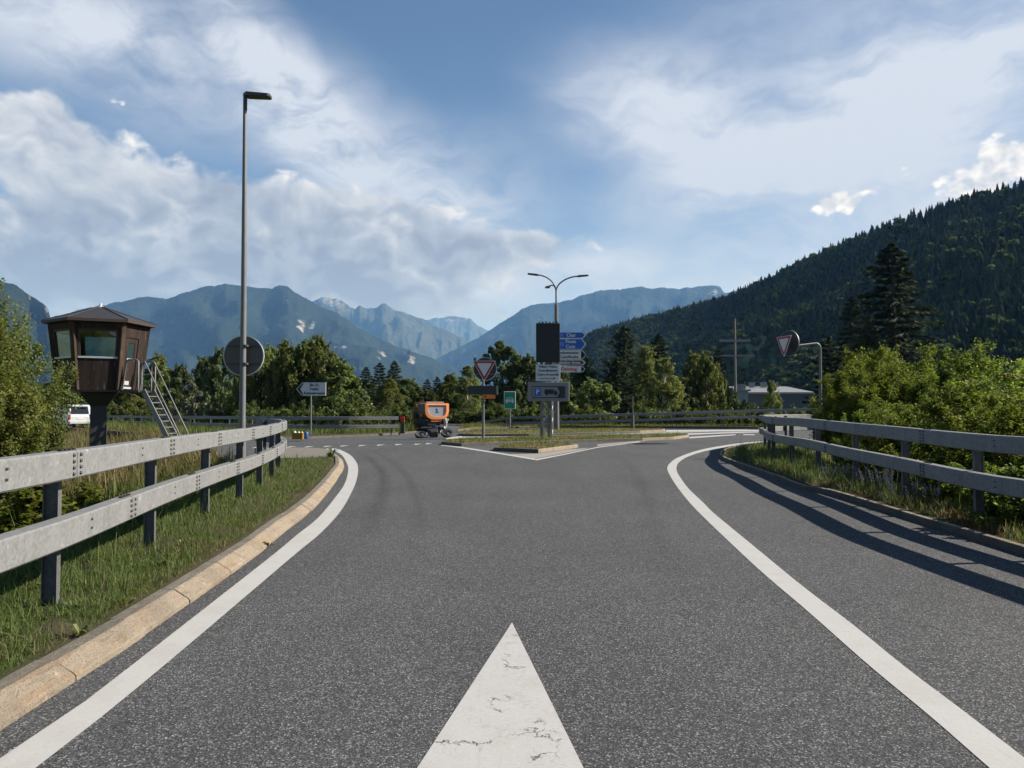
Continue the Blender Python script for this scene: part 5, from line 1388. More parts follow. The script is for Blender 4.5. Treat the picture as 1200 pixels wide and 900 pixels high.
for s_ in (-1, 1):
    mb = MB(); mb.lathe([(.001, .30), (.18, .28), (.36, .03), (.40, .02), (.05, .10)], (s_ * .62, 3.75, 0), 16); spart('brush', mb, M['black'])
mb = MB()
for k in range(6): mb.box((-.76, .36 + k * .36, .47), (.12, .30, .80), bev=.03)
mb.box((-.70, 1.2, .80), (.2, 2.3, .10))
spart('side_skirt', mb, M['black'])

# ------------------------------------------------------------------ motorcycle lying on its side
mc_c = G(508, 513.2, 0)
moto = thing('motorcycle', 'black and silver motorcycle lying on its side on the road in front of the sweeper', 'motorcycle', mc_c)
# built upright (x forward, z up), tipped over onto its left side, then turned
Lm2 = Matrix.Translation((0, 0, .23)) @ Matrix.Rotation(R(8), 4, 'Z') @ Matrix.Rotation(R(-60), 4, 'X') @ Matrix.Rotation(R(-4), 4, 'Y') @ Matrix.Translation((0, 0, -.38))
def mpart(name, mb, mt, parent=None):
    o = mb.build(name, mt, None); o.data.transform(Lm2); o.parent = parent or moto; return o
Mw = Matrix.Rotation(R(90), 3, 'X')
for x, wr in ((-.68, .31), (.70, .31)):
    mb = MB(); mb.lathe([(wr - .09, -.045), (wr - .03, -.07), (wr, -.02), (wr, .02), (wr - .03, .07), (wr - .09, .045), (wr - .10, 0), (wr - .09, -.045)], (x, 0, .31), 24, 0, Mw); wo_ = mpart('wheel', mb, M['rubber_tyre'])
    mb = MB(); mb.lathe([(wr - .095, -.03), (wr - .11, -.03), (wr - .11, .03), (wr - .095, .03)], (x, 0, .31), 24, 0, Mw); mb.lathe([(.001, -.06), (.05, -.06), (.05, .06), (.001, .06)], (x, 0, .31), 12, 0, Mw)
    for k in range(6):
        a = k * math.pi / 3; mb.tube([(x + .04 * math.cos(a), 0, .31 + .04 * math.sin(a)), (x + (wr - .1) * math.cos(a + .15), 0, .31 + (wr - .1) * math.sin(a + .15))], .012, 6)
    mpart('rim', mb, M['dark_metal'], wo_)
mb = MB(); mb.box((.02, 0, .42), (.44, .36, .34), bev=.06); mb.box((.05, 0, .62), (.26, .30, .14), bev=.03); mpart('engine', mb, simple('engine_casting', (.05, .05, .052), .4, .4))
mb = MB(); mb.lathe([(.001, -.30), (.13, -.28), (.21, -.12), (.22, .05), (.16, .26), (.001, .30)], (.18, 0, .80), 16, 0, Matrix.Rotation(R(90), 3, 'Y')); mpart('fuel_tank', mb, M['black'])
mb = MB(); mb.box((-.34, 0, .80), (.62, .32, .18), bev=.05); mb.box((-.72, 0, .86), (.30, .18, .07), bev=.03); mpart('seat', mb, M['black'])
mb = MB()
for s_ in (-1, 1):
    mb.tube([(.46, s_ * .09, .96), (.72, s_ * .09, .31)], .026, 8); mb.tube([(.40, s_ * .05, .88), (.1, s_ * .14, .55), (-.2, s_ * .13, .38), (-.30, s_ * .1, .62), (.36, s_ * .06, .84)], .02, 6); mb.tube([(-.2, s_ * .11, .38), (-.68, s_ * .09, .31)], .026, 6)
mpart('frame', mb, M['dark_metal'])
mb = MB(); mb.tube([(.40, -.40, 1.06), (.44, -.16, 1.02), (.44, .16, 1.02), (.40, .40, 1.06)], .014, 8); mb.tube([(.36, -.44, 1.06), (.41, -.30, 1.06)], .02, 8); mb.tube([(.36, .44, 1.06), (.41, .30, 1.06)], .02, 8); hb_ = mpart('handlebar', mb, M['dark_metal'])
mb = MB(); mb.tube([(.44, .2, 1.02), (.42, .3, 1.2)], .008, 6); mb.box((.42, .31, 1.24), (.03, .14, .09), bev=.012); mpart('mirror', mb, M['chrome'], hb_)
mb = MB(); mb.lathe([(.001, -.07), (.08, -.06), (.10, 0), (.085, .06), (.001, .07)], (.62, 0, .90), 14, 0, Matrix.Rotation(R(90), 3, 'Y')); mpart('headlight', mb, M['white'])
mb = MB(); mb.tube([(.2, .14, .3), (-.1, .17, .26), (-.45, .2, .34), (-.86, .22, .46)], [.028, .03, .055, .06], 10); mpart('exhaust', mb, M['silver'])
mb = MB()
for k in range(9):
    a = R(20 + k * 16); 
    x, z = .70 + .355 * math.cos(a), .31 + .355 * math.sin(a); x2, z2 = .70 + .355 * math.cos(a + R(16)), .31 + .355 * math.sin(a + R(16))
    mb.add([(x, -.085, z), (x, .085, z), (x2, .085, z2), (x2, -.085, z2)], [(0, 1, 2, 3)])
mpart('mudguard', mb, M['wpaint'])
mb = MB(); mb.add([(.5, -.2, .6), (.72, -.12, .95), (.44, -.19, 1.0), (.3, -.22, .72), (.5, .2, .6), (.72, .12, .95), (.44, .19, 1.0), (.3, .22, .72)], [(0, 1, 2, 3), (7, 6, 5, 4), (1, 5, 6, 2)]); mpart('fairing', mb, M['dark_metal'])
mb = MB(); mb.box((-.1, .17, .60), (.34, .05, .22), bev=.02); mb.box((.30, .2, .82), (.26, .05, .14), bev=.02); mb.box((-.5, .16, .74), (.2, .05, .12), bev=.02); mpart('side_panel', mb, M['silver'])
mb = MB(); mb.box((-.88, 0, .84), (.05, .14, .07), bev=.015); mpart('tail_light', mb, M['red'])

# ------------------------------------------------------------------ power pole and buildings in the valley
D = 118.0; a = W(861, 373.5, D)
up = thing('utility_pole', 'tall wooden power pole with two crossarms rising beyond the far guardrail', 'power pole', (a.x, D, -3))
woodp = simple('grey_pole_timber', (.135, .125, .105), .85)
mb = MB(); mb.tube([(a.x, D, -3), (a.x, D, a.z)], [.21, .14], 10); mb.build('pole', woodp, up)
for (y, x0, x1) in ((399.2, 843.5, 879.5), (416.8, 838, 884)):
    p0, p1 = W(x0, y, D - .2), W(x1, y, D - .2); mb = MB(); mb.box(((p0.x + p1.x) / 2, D - .22, p0.z), (p1.x - p0.x, .22, .34 if y < 405 else .20)); ca = mb.build('crossarm', M['frame'], up)
    for k in range(4):
        q = p0.lerp(p1, .06 + .88 * k / 3); mb = MB(); mb.lathe([(.001, 0), (.05, 0), (.09, .08), (.06, .14), (.1, .2), (.05, .28), (.001, .3)], (q.x, D - .22, q.z + (.105 if y < 405 else .065)), 8); o = mb.build('insulator', M['dark_metal'], None); o.parent = ca; o.data.transform(Matrix.Translation(-up.location))

M['clad'] = simple('grey_cladding', (.06, .066, .075), .6, .1, .1, .5); M['clad_l'] = simple('pale_cladding', (.17, .18, .20), .6, 0, .06, .4); M['roofm'] = simple('pale_metal_roof', (.19, .19, .188), .5, .1, .1, .3)
def hall(label, px0, px1, py_top, D, depth, wallm, pitch_h=0.0, extras=True):
    a, b_ = W(px0, py_top, D), W(px1, py_top, D); z0 = -4.2
    h_ = thing('industrial_building', label, 'building', ((a.x + b_.x) / 2, D, z0), 'industrial halls in the valley')
    mb = MB(); mb.box(((a.x + b_.x) / 2, D + depth / 2, (z0 + a.z) / 2), (b_.x - a.x, depth, a.z - z0)); mb.build('wall', M[wallm], h_)
    mb = MB(); x0, x1 = a.x - .5, b_.x + .5
    zs = a.z
    P_ = [(x0, D - .6, zs), (x1, D - .6, zs), (x1, D + depth + .6, zs), (x0, D + depth + .6, zs), (x0, D - .6, zs + .5), (x1, D - .6, zs + .5), (x1, D + depth * .5, zs + .5 + pitch_h), (x0, D + depth * .5, zs + .5 + pitch_h), (x1, D + depth + .6, zs + .5), (x0, D + depth + .6, zs + .5)]
    mb.add(P_, [(3, 2, 1, 0), (0, 1, 5, 4), (4, 5, 6, 7), (7, 6, 8, 9), (2, 3, 9, 8), (1, 2, 8, 6, 5), (0, 4, 7, 9, 3)]); rf_ = mb.build('roof', M['roofm'], h_)
    if extras:
        for k in range(3):
            x = a.x + (b_.x - a.x) * (.35 + .2 * k); mb = MB(); mb.box((x, D + depth * .4, zs + pitch_h + .9), (1.4, 1.6, 1.4)); o = mb.build('roof_vent', M['clad_l'], None); o.parent = rf_; o.data.transform(Matrix.Translation(-h_.location))
    n = max(2, int((b_.x - a.x) / 5))
    for k in range(n):
        x = a.x + (k + .5) * (b_.x - a.x) / n; mb = MB(); mb.box((x, D - .012, z0 + (zs - z0) * .45), (2.0, .05, (zs - z0) * .3)); mb.build('window', M['glass_dark'], h_)
    return h_
hall('dark grey industrial hall with a pale flat roof, beyond the power pole', 877.5, 952, 461.8, 210, 42, 'clad', 2.2)
hall('pale industrial block with a glazed roof cabin next to the power pole', 862, 876.8, 458.5, 200, 14, 'clad_l', 0, False)
a = W(864.5, 457.5, 203); b_ = W(874.5, 451.5, 203)
ho = thing('rooftop_cabin', 'small glazed cabin on the roof of the pale industrial block', 'cabin', ((a.x + b_.x) / 2, 203, a.z))
mb = MB(); mb.box(((a.x + b_.x) / 2, 205, (a.z + b_.z) / 2 + .35), (b_.x - a.x, 3, b_.z - a.z)); mb.build('wall', M['clad_l'], ho)
mb = MB(); mb.box(((a.x + b_.x) / 2, 203.48, (a.z + b_.z) / 2 + .45), ((b_.x - a.x) * .8, .08, (b_.z - a.z) * .55)); mb.build('window', M['glass_dark'], ho)
def house(label, px, D, w_, d_, h_, rh, roofc, z0=None, wallc=(.26, .245, .22)):
    a = W(px, 470, D); z0 = -4.0 if z0 is None else z0
    t_ = thing('house', label, 'house', (a.x, D, z0), 'houses in the valley')
    mb = MB(); mb.box((a.x, D + d_ / 2, z0 + h_ / 2), (w_, d_, h_)); mb.add([(a.x - w_ / 2, D, z0 + h_), (a.x - w_ / 2, D + d_, z0 + h_), (a.x - w_ / 2, D + d_ / 2, z0 + h_ + rh), (a.x + w_ / 2, D, z0 + h_), (a.x + w_ / 2, D + d_, z0 + h_), (a.x + w_ / 2, D + d_ / 2, z0 + h_ + rh)], [(0, 2, 1), (3, 4, 5)]); mb.build('wall', simple('house_plaster', wallc, .9), t_)
    mb = MB(); e = .5
    for s_ in (0, 1):
        y0_, y1_ = (D - e, D + d_ / 2) if s_ == 0 else (D + d_ + e, D + d_ / 2); z_e = z0 + h_ - e * rh / (d_ / 2)
        P_ = [(a.x - w_ / 2 - e, y0_, z_e), (a.x + w_ / 2 + e, y0_, z_e), (a.x + w_ / 2 + e, y1_, z0 + h_ + rh), (a.x - w_ / 2 - e, y1_, z0 + h_ + rh)]
        mb.add(P_ + [(x, y, z + .22) for x, y, z in P_], [(0, 1, 2, 3), (4, 5, 6, 7), (0, 1, 5, 4), (1, 2, 6, 5), (3, 0, 4, 7)])
    mb.build('roof', simple('house_roof_tiles', roofc, .85), t_)
    for k in range(3):
        mb = MB(); mb.box((a.x + (k - 1) * w_ * .3, D - .015, z0 + h_ * .6), (1.1, .06, 1.3)); mb.build('window', M['glass_dark'], t_)
house('house with an orange tiled roof at the edge behind the right-hand bushes', 1247, 90, 10, 9, 7.2, 2.2, (.30, .10, .05), -3.6)
house('weathered barn with a grey roof below the large spruce', 1079, 150, 9, 8, 9.6, 2.2, (.13, .11, .11), -3.8, (.11, .095, .09))
# ------------------------------------------------------------------ plants
pr = np.random.default_rng(5)
def leaf_quads(c, size, rng, nrm=None, aspect=.55, spread=.75):
    """a kite-shaped leaf at every point"""
    n = len(c); size = np.broadcast_to(size, (n,))[:, None]
    N = rng.normal(size=(n, 3)); N /= np.linalg.norm(N, axis=1, keepdims=True)
    if nrm is not None: N = N * spread + nrm; N /= np.linalg.norm(N, axis=1, keepdims=True) + 1e-9
    A = np.cross(N, rng.normal(size=(n, 3))); A /= np.linalg.norm(A, axis=1, keepdims=True) + 1e-9
    B = np.cross(N, A)
    v = np.stack([c - A * size * .5, c + B * size * aspect * .5 + A * size * .05 , c + A * size * .5 - N * size * .08, c - B * size * aspect * .5 + A * size * .05], 1).reshape(-1, 3)
    q = np.arange(4 * n).reshape(n, 4)
    return v, q


def crown_mesh(name, c, size, rng, mt, nrm=None, aspect=.55, spread=.75, tint=None):
    v, q = leaf_quads(c, size, rng, nrm, aspect, spread)
    r = np.clip(rng.normal(.5, .24, len(c)) if tint is None else tint + rng.normal(0, .18, len(c)), 0, 1)
    return np_mesh(name, v, q, None, [mt], {'rnd': np.repeat(r, 4)})


M['bark'] = simple('bark', (.04, .032, .025), .9, 0, .3, 4); M['birch_bark'] = simple('birch_bark', (.42, .38, .33), .8, 0, .25, 8)
M['leaf'] = leafy('leaf_olive', (.050, .068, .018, 1), (.105, .132, .036, 1), (.21, .235, .085, 1), .5)
M['leaf_dark'] = leafy('leaf_dark', (.030, .045, .015, 1), (.062, .085, .027, 1), (.125, .15, .052, 1), .45)
M['leaf_birch'] = leafy('leaf_birch', (.055, .066, .014, 1), (.105, .120, .027, 1), (.20, .205, .075, 1), .5)
M['leaf_bright'] = leafy('leaf_bright', (.044, .066, .012, 1), (.092, .120, .023, 1), (.185, .21, .065, 1), .55, .6, .12, .2)
M['leaf_willow'] = leafy('leaf_willow', (.08, .09, .06, 1), (.13, .14, .10, 1), (.20, .21, .15, 1), .3)
M['needle'] = leafy('needles_dark', (.010, .016, .010, 1), (.019, .029, .017, 1), (.042, .055, .032, 1), .2, .7, .1)
M['needle_l'] = leafy('needles_green', (.019, .029, .015, 1), (.036, .049, .026, 1), (.075, .092, .050, 1), .2, .7, .1)


def broad(seed, mt, H=10.0, Wd=6.0, lumps=46, per=230, leaf=.30, low=.12, peaks=0.0, trunk='bark', topness=1.0):
    """a broadleaf tree: trunk with limbs, crown of many uneven leaf clumps"""
    rng = np.random.default_rng(seed); C, N, S = [], [], []; ends = []
    tl = []
    for _ in range(lumps):
        z = low + (1 - low) * rng.uniform() ** .8
        prof = math.sin(math.pi * min(1, max(0.02, (z - low + .10) / (1.12 - low))) ** .85) ** .7 * topness + (1 - topness) * (1 - z)
        a = rng.uniform(0, 2 * math.pi); r = Wd / 2 * prof * rng.uniform(.35, 1.0)
        c = np.array([r * math.cos(a), r * math.sin(a), z * H]); lr = rng.uniform(.055, .11) * H * (1 - .35 * z)
        n = int(per * rng.uniform(.6, 1.4)); d = rng.normal(size=(n, 3)); d /= np.linalg.norm(d, axis=1, keepdims=True)
        rad = lr * rng.uniform(.25, 1, (n, 1)) ** .45
        sq = np.array([1.0, 1.0, .82 + .25 * peaks])
        C.append(c + d * rad * sq); out = d * .8 + np.array([0, 0, .5]); N.append(out); S.append(np.full(n, rng.normal(.5, .16))); ends.append((c, lr))
    # loose sprays at the rim, so that the outline is broken
    for _ in range(lumps):
        c, lr = ends[rng.integers(len(ends))]; d = rng.normal(size=3); d[2] = abs(d[2]) * (.8 + .5 * peaks); d /= np.linalg.norm(d); L = lr * rng.uniform(1.2, 2.0 + peaks)
        n = int(per * .22); tpos = rng.uniform(.3, 1, (n, 1)); C.append(c + d * L * tpos + rng.normal(0, lr * .13, (n, 3))); N.append(np.tile(d * .3 + np.array([0, 0, .6]), (n, 1))); S.append(np.full(n, rng.normal(.58, .15)))
    C = np.concatenate(C); N = np.concatenate(N); S = np.concatenate(S)
    crown = crown_mesh('crown', C, rng.uniform(.7, 1.3, len(C)) * leaf, rng, M[mt], N, .6, .8, S)
    mb = MB(); tr = .022 * H
    mb.tube([(0, 0, -.6), (.02 * H, 0, .25 * H), (0, .015 * H, .55 * H), (0.01 * H, 0, .82 * H)], [tr * 1.25, tr, tr * .6, tr * .15], 9)
    for c, lr in ends[:14]:
        z0 = max(.12 * H, c[2] - .22 * H); mb.tube([(0, 0, z0), (c[0] * .5, c[1] * .5, z0 + (c[2] - z0) * .6), tuple(c)], [tr * .45, tr * .3, tr * .08], 6, caps=False)
    return crown, mb, M[trunk], H


def spruce(seed, mt, H=18.0, Wd=7.0, whorls=26, open_=.0, low=.10, droop=.35, leaf=.42):
    rng = np.random.default_rng(seed); C, D_, S = [], [], []; mb = MB(); tr = .014 * H
    mb.tube([(0, 0, -1), (0, 0, .5 * H), (0, 0, H * .99)], [tr * 1.2, tr * .7, .02], 9)
    for k in range(whorls):
        f = k / (whorls - 1); z = H * (low + (1 - low) * f ** .92); L0 = Wd / 2 * (1 - f) ** .78 + .25
        nb = int(rng.integers(4, 7))
        for q in range(nb):
            a = 2 * math.pi * (q / nb) + rng.uniform(-.5, .5) + k * .9
            L = L0 * rng.uniform(.55, 1.18) * (1 - open_ * rng.uniform(0, .8))
            up = math.tan(R(10 + 30 * f)) ; pts = []
            for s_ in np.linspace(0, 1, 6): pts.append(np.array([math.cos(a) * L * s_, math.sin(a) * L * s_, z + L * (up * s_ - droop * 2 * s_ ** 1.5 * (1 - .5 * f) + .16 * s_ ** 4)]))
            if L > .5: mb.tube([tuple(p) for p in pts], [max(.012, .035 * L / 3) * (1 - .8 * i / 5) for i in range(6)], 4, caps=False)
            n = int(24 + 58 * L / 2.5); s_ = rng.uniform(.12, 1, n) ** .8
            P_ = np.array(pts); idx = np.minimum((s_ * 5).astype(int), 4); fr_ = (s_ * 5 - idx)[:, None]; base = P_[idx] * (1 - fr_) + P_[idx + 1] * fr_
            side = np.array([-math.sin(a), math.cos(a), 0]); wv_ = .26 * L * (1 - s_ * .75)[:, None]
            lat = rng.uniform(-1, 1, (n, 1))
            C.append(base + side * lat * wv_ + np.stack([np.zeros(n), np.zeros(n), -np.abs(lat[:, 0]) * wv_[:, 0] * .35 - rng.uniform(0, .22, n)], 1))
            d = np.array([math.cos(a), math.sin(a), -.25]) * .7 + side * lat * .9 + np.array([0, 0, -.35]); D_.append(d / np.linalg.norm(d, axis=1, keepdims=True)); S.append(np.full(n, rng.normal(.45, .15)))
    C = np.concatenate(C); D_ = np.concatenate(D_); S = np.concatenate(S); n = len(C)
    ln = leaf * rng.uniform(.6, 1.35, (n, 1)); A = D_; N = np.cross(A, rng.normal(size=(n, 3))); N /= np.linalg.norm(N, axis=1, keepdims=True)
    w_ = ln * .30
    v = np.stack([C - A * ln * .5, C + N * w_ * .5, C + A * ln * .5, C - N * w_ * .5], 1).reshape(-1, 3)
    r = np.clip(S + rng.normal(0, .2, n), 0, 1)
    return np_mesh('crown', v, np.arange(4 * n).reshape(n, 4), None, [M[mt]], {'rnd': np.repeat(r, 4)}), mb, M['bark'], H


def shrub(seed, mt, H=3.5, Wd=2.6, stems=26, per=420, leaf=.062, low=.0, bark='bark', arch=.35, aspect=.55):
    """many-stemmed bush with small leaves along every shoot"""
    rng = np.random.default_rng(seed); C, N, S = [], [], []; mb = MB()
    for k in range(stems):
        a = rng.uniform(0, 2 * math.pi); rr = Wd / 2 * math.sqrt(rng.uniform(.02, 1)); h = H * (.45 + .55 * rng.uniform() ** .8) * (1 - .30 * (rr / (Wd / 2)) ** 2)
        p0 = np.array([.25 * rr * math.cos(a), .25 * rr * math.sin(a), -.3]); p2 = np.array([rr * math.cos(a), rr * math.sin(a), h]); p1 = (p0 * .6 + p2 * .4); p1[2] = h * .62 
        tt = np.linspace(0, 1, 7); P_ = [(1 - u) ** 2 * p0 + 2 * u * (1 - u) * p1 + u * u * p2 + rng.normal(0, .02 * H * .3, 3) for u in tt]
        mb.tube([tuple(p) for p in P_], [.014 * (1 - .8 * u) * H / 3.5 for u in tt], 5, caps=False)
        tint = rng.normal(.5, .13)
        for _ in range(int(rng.integers(12, 18))):            # side twigs
            u = rng.uniform(max(low, .08), 1) ** .8; i = min(5, int(u * 6)); base = P_[i] + (P_[i + 1] - P_[i]) * (u * 6 - i)
            d = rng.normal(size=3); d[2] = abs(d[2]) * .8 + .25 + (.55 if leaf < .07 else 0); d /= np.linalg.norm(d); L = H * rng.uniform(.07, .20) * (1.15 - .6 * u)
            n = int(per / 14 * rng.uniform(.7, 1.4)); s_ = rng.uniform(.05, 1, (n, 1)); C.append(base + d * L * s_ + np.array([0, 0, -arch]) * L * s_ ** 2 * .5 + rng.normal(0, .028 * H / 3.5 + leaf * .35, (n, 3)))
            N.append(np.tile(np.array([0, 0, .75]) + d * .25, (n, 1))); S.append(np.full(n, tint))
    C = np.concatenate(C); N = np.concatenate(N); S = np.concatenate(S)
    return crown_mesh('foliage', C, rng.uniform(.65, 1.35, len(C)) * leaf, rng, M[mt], N, aspect, .85, S), mb, M[bark], H


PROTO = {
    'maple': [broad(21, 'leaf', 8, 8.4, 84, 150, .30, .0, .35), broad(22, 'leaf', 8, 8.0, 80, 150, .30, .0, .5)],
    'dark': [broad(31, 'leaf_dark', 10, 9, 88, 150, .38, .02, .2), broad(32, 'leaf_dark', 10, 8.6, 84, 150, .38, .02, .1)],
    'mixed': [broad(36, 'leaf', 9, 7.0, 78, 140, .32, .0, .3, topness=.75), broad(37, 'leaf_dark', 9, 7.0, 78, 140, .33, .0, .3, topness=.7)],
    'birch': [broad(41, 'leaf_birch', 11, 6.0, 84, 130, .26, .06, .7, 'birch_bark', .6), broad(42, 'leaf_birch', 11, 6.4, 84, 130, .26, .06, .6, 'birch_bark', .65)],
    'willow': [broad(46, 'leaf_willow', 5, 5.0, 50, 150, .2, .0, .1)],
    'spruce': [spruce(51, 'needle', 18, 10.5, 27, .38, .10, .46, .5), spruce(52, 'needle_l', 14, 6.6, 24, .2, .04), spruce(53, 'needle', 14, 6.0, 22, .25, .04, .3)],
    'pine': [spruce(56, 'needle_l', 14, 9.5, 22, .45, .10, .15, .55)],
}
M['leaf_soft'] = leafy('leaf_bank_shrub', (.036, .050, .013, 1), (.07, .09, .022, 1), (.14, .16, .05, 1), .45)
SHR = {
    'birchling': [shrub(61, 'leaf_birch', 4.4, 3.0, 64, 1300, .064, bark='bark')],
    'hazel': [shrub(63, 'leaf_bright', 3.2, 2.9, 58, 1350, .054, arch=.15), shrub(64, 'leaf_bright', 3.2, 3.1, 58, 1350, .050, arch=.15), shrub(65, 'leaf_bright', 3.2, 2.7, 56, 1350, .058, arch=.15)],
    'low': [shrub(67, 'leaf_bright', 1.5, 2.0, 40, 620, .075, arch=.1), shrub(68, 'leaf_bright', 1.5, 2.0, 40, 620, .068, arch=.1)],
    'bank': [shrub(71, 'leaf_soft', 3.0, 3.8, 36, 260, .18), shrub(72, 'leaf_soft', 3.0, 3.6, 34, 260, .18)],
}
_used = {}


def crown_width(me):
    if 'w' not in me:
        c = np.empty(len(me.vertices) * 3, np.float32); me.vertices.foreach_get('co', c); c = c.reshape(-1, 3); me['w'] = float(2 * np.percentile(np.hypot(c[:, 0], c[:, 1]), 93))
    return me['w']


def plant(kind, idx, x, y, z, H, wf, label, cat, name, group=None, rot=None, crown_name=None):
    src = (PROTO if kind in PROTO else SHR)[kind][idx]
    cm, mb, tm, H0 = src
    key = (kind, idx)
    if key not in _used:
        o = mb.build('trunk' if kind in PROTO else 'stems', tm); _used[key] = o.data; bpy.data.objects.remove(o)
    root = thing(name, label, cat, (x, y, z), group)
    s_ = H / H0; root.scale = (s_ * wf, s_ * wf, s_); root.rotation_euler = (0, 0, random.uniform(0, 6.28) if rot is None else rot)
    for nm, me in ((crown_name or ('crown' if kind in PROTO else 'foliage'), cm), ('trunk' if kind in PROTO else 'stems', _used[key])):
        o = bpy.data.objects.new(nm, me); COL.objects.link(o); o.parent = root
    return root


def tree_at(kind, idx, px, ytop, Y, width_px, label, name='tree', cat='tree', z=None, group='trees along the junction'):
    src = (PROTO if kind in PROTO else SHR)[kind][idx]
    x = W(px, 470, Y).x; z = ground_z(x, Y) if z is None else z
    H = W(px, ytop, Y).z - z; H0 = src[3]
    W0 = crown_width(src[0])
    wf = (width_px / 900 * Y) / (W0 * H / H0)
    return plant(kind, idx, x, Y, z, H, max(.55, min(1.9, wf)), label, cat, name, group)


T = [
    # left of the junction, from the tower to the sweeper
    ('dark', 0, 90, 436, 92, 80, 'dark broadleaf tree behind the watchtower cabin, against the mountain'),
    ('mixed', 0, 150, 446, 84, 52, 'green broadleaf tree behind the watchtower landing'),
    ('mixed', 0, 186, 419, 96, 46, 'brownish-green tree just right of the watchtower roof, behind the ladder'),
    ('dark', 1, 211, 431, 92, 40, 'dark rounded tree between the ladder and the tall lamp post, behind the pale willow'),
    ('mixed', 1, 239, 421, 80, 40, 'round-topped tree left of the round grey sign'),
    ('willow', 0, 226, 452, 66, 42, 'pale grey-leaved willow between the tower ladder and the lamp post'),
    ('dark', 1, 258, 413, 78, 44, 'dark leafy tree at the left edge of the round grey sign'),
    ('birch', 0, 281, 440, 63, 34, 'yellow-green young birch below the round grey sign'),
    ('maple', 0, 305, 411, 64, 62, 'olive maple directly right of the round grey sign'),
    ('maple', 1, 338, 404, 62, 58, 'olive maple left of the tallest maple, above the village sign'),
    ('maple', 1, 373, 397, 62, 66, 'tallest maple of the clump, its pointed top above the village sign'),
    ('mixed', 0, 399, 428, 60, 64, 'brownish maple at the right end of the clump, beside the village sign'),
    ('maple', 0, 320, 409, 66, 60, 'olive maple behind and between the first two maples right of the round sign'),
    ('maple', 0, 355, 402, 65, 60, 'olive maple just left behind the tallest maple'),
    ('maple', 1, 389, 414, 63, 58, 'olive maple on the right shoulder of the tallest maple'),
    ('mixed', 1, 414, 449, 62, 44, 'low brownish-green tree at the outer right end of the maple clump'),
    ('mixed', 0, 545, 446, 88, 60, 'rounded tree filling the gap behind the pale birch stem'),
    ('spruce', 1, 429, 431, 92, 42, 'dark spruce at the left end of the pair behind the bank, right of the maples'),
    ('spruce', 2, 445, 426, 94, 40, 'dark pointed spruce in the middle of the group above the far left guardrail end'),
    ('spruce', 1, 462, 424, 96, 46, 'dark spruce tallest above the red marker board'),
    ('birch', 1, 456, 446, 74, 40, 'light green birch in front of the dark spruces, left of the sweeper'),
    ('mixed', 1, 478, 445, 84, 46, 'dark green tree above the cab of the orange sweeper'),
    ('spruce', 2, 501, 445, 96, 28, 'small spruce tip above the left side of the sweeper hopper'),
    ('spruce', 2, 512, 442, 98, 28, 'small spruce tip above the right side of the sweeper hopper'),
    ('dark', 0, 500, 458, 82, 46, 'dark tree directly behind the orange sweeper'),
    ('mixed', 0, 527, 441, 84, 40, 'olive tree between the sweeper and the pale birch stem'),
    ('birch', 0, 548, 431, 80, 34, 'birch with a pale thin stem left of the give-way sign'),
    ('dark', 0, 588, 403, 88, 76, 'large dark broadleaf tree rising behind the give-way sign'),
    ('dark', 1, 618, 421, 86, 62, 'dark broadleaf tree between the green car sign and the mast'),
    ('dark', 1, 648, 424, 90, 54, 'dark broadleaf tree behind the text panel of the mast'),
    ('mixed', 1, 684, 420, 96, 44, 'dark tree right of the Driving arrow sign'),
    ('maple', 0, 697, 447, 74, 70, 'round bright-green broadleaf right of the parking box'),
    ('mixed', 0, 666, 453, 76, 40, 'olive shrubby tree behind the right edge of the parking box'),
    ('pine', 0, 731, 384, 96, 62, 'tall open pine rising above the bright-green round tree'),
    ('pine', 0, 722, 420, 84, 66, 'broad low pine in front of the tall open pine'),
    ('spruce', 0, 772, 392, 104, 58, 'dark spruce on the right of the tall pine, behind the birches'),
    ('birch', 1, 757, 409, 82, 38, 'taller golden-green birch in front of the dark spruce'),
    ('birch', 0, 778, 423, 78, 46, 'shorter golden-green birch with white stem, right of the taller one'),
    ('mixed', 1, 797, 444, 84, 40, 'dark tree in the gap right of the golden birches'),
    ('mixed', 0, 815, 418, 88, 46, 'pale-topped poplar-like tree left of the power pole'),
    ('maple', 1, 828, 416, 86, 40, 'leafy tree between the poplar-like tree and the narrow spruce'),
    ('spruce', 2, 842, 407, 90, 34, 'narrow dark spruce just left of the power pole'),
    ('spruce', 0, 1048, 286, 74, 128, 'huge dark spruce with drooping limbs above the right-hand bushes'),
    ('spruce', 0, 1001, 347, 82, 70, 'second dark spruce leaning close to the left of the huge one'),
    ('spruce', 2, 972, 396, 78, 52, 'lower dark spruce behind the bent pole of the hanging give-way sign'),
    ('spruce', 1, 1020, 372, 72, 66, 'bushy dark spruce in the foot of the huge one'),
    ('bank', 0, 856, 455, 70, 34, 'small thin tree at the foot of the power pole'),
    ('birch', 0, 905, 449, 84, 22, 'thin young tree in front of the grey industrial hall'),
]
for (kind, idx, px, yt, Y, wp, label) in T:
    nm = {'spruce': 'spruce_tree', 'pine': 'pine_tree', 'birch': 'birch_tree', 'willow': 'willow_tree', 'maple': 'maple_tree'}.get(kind, 'broadleaf_tree')
    tree_at(kind, idx, px, yt, Y, wp, label, nm, 'tree')
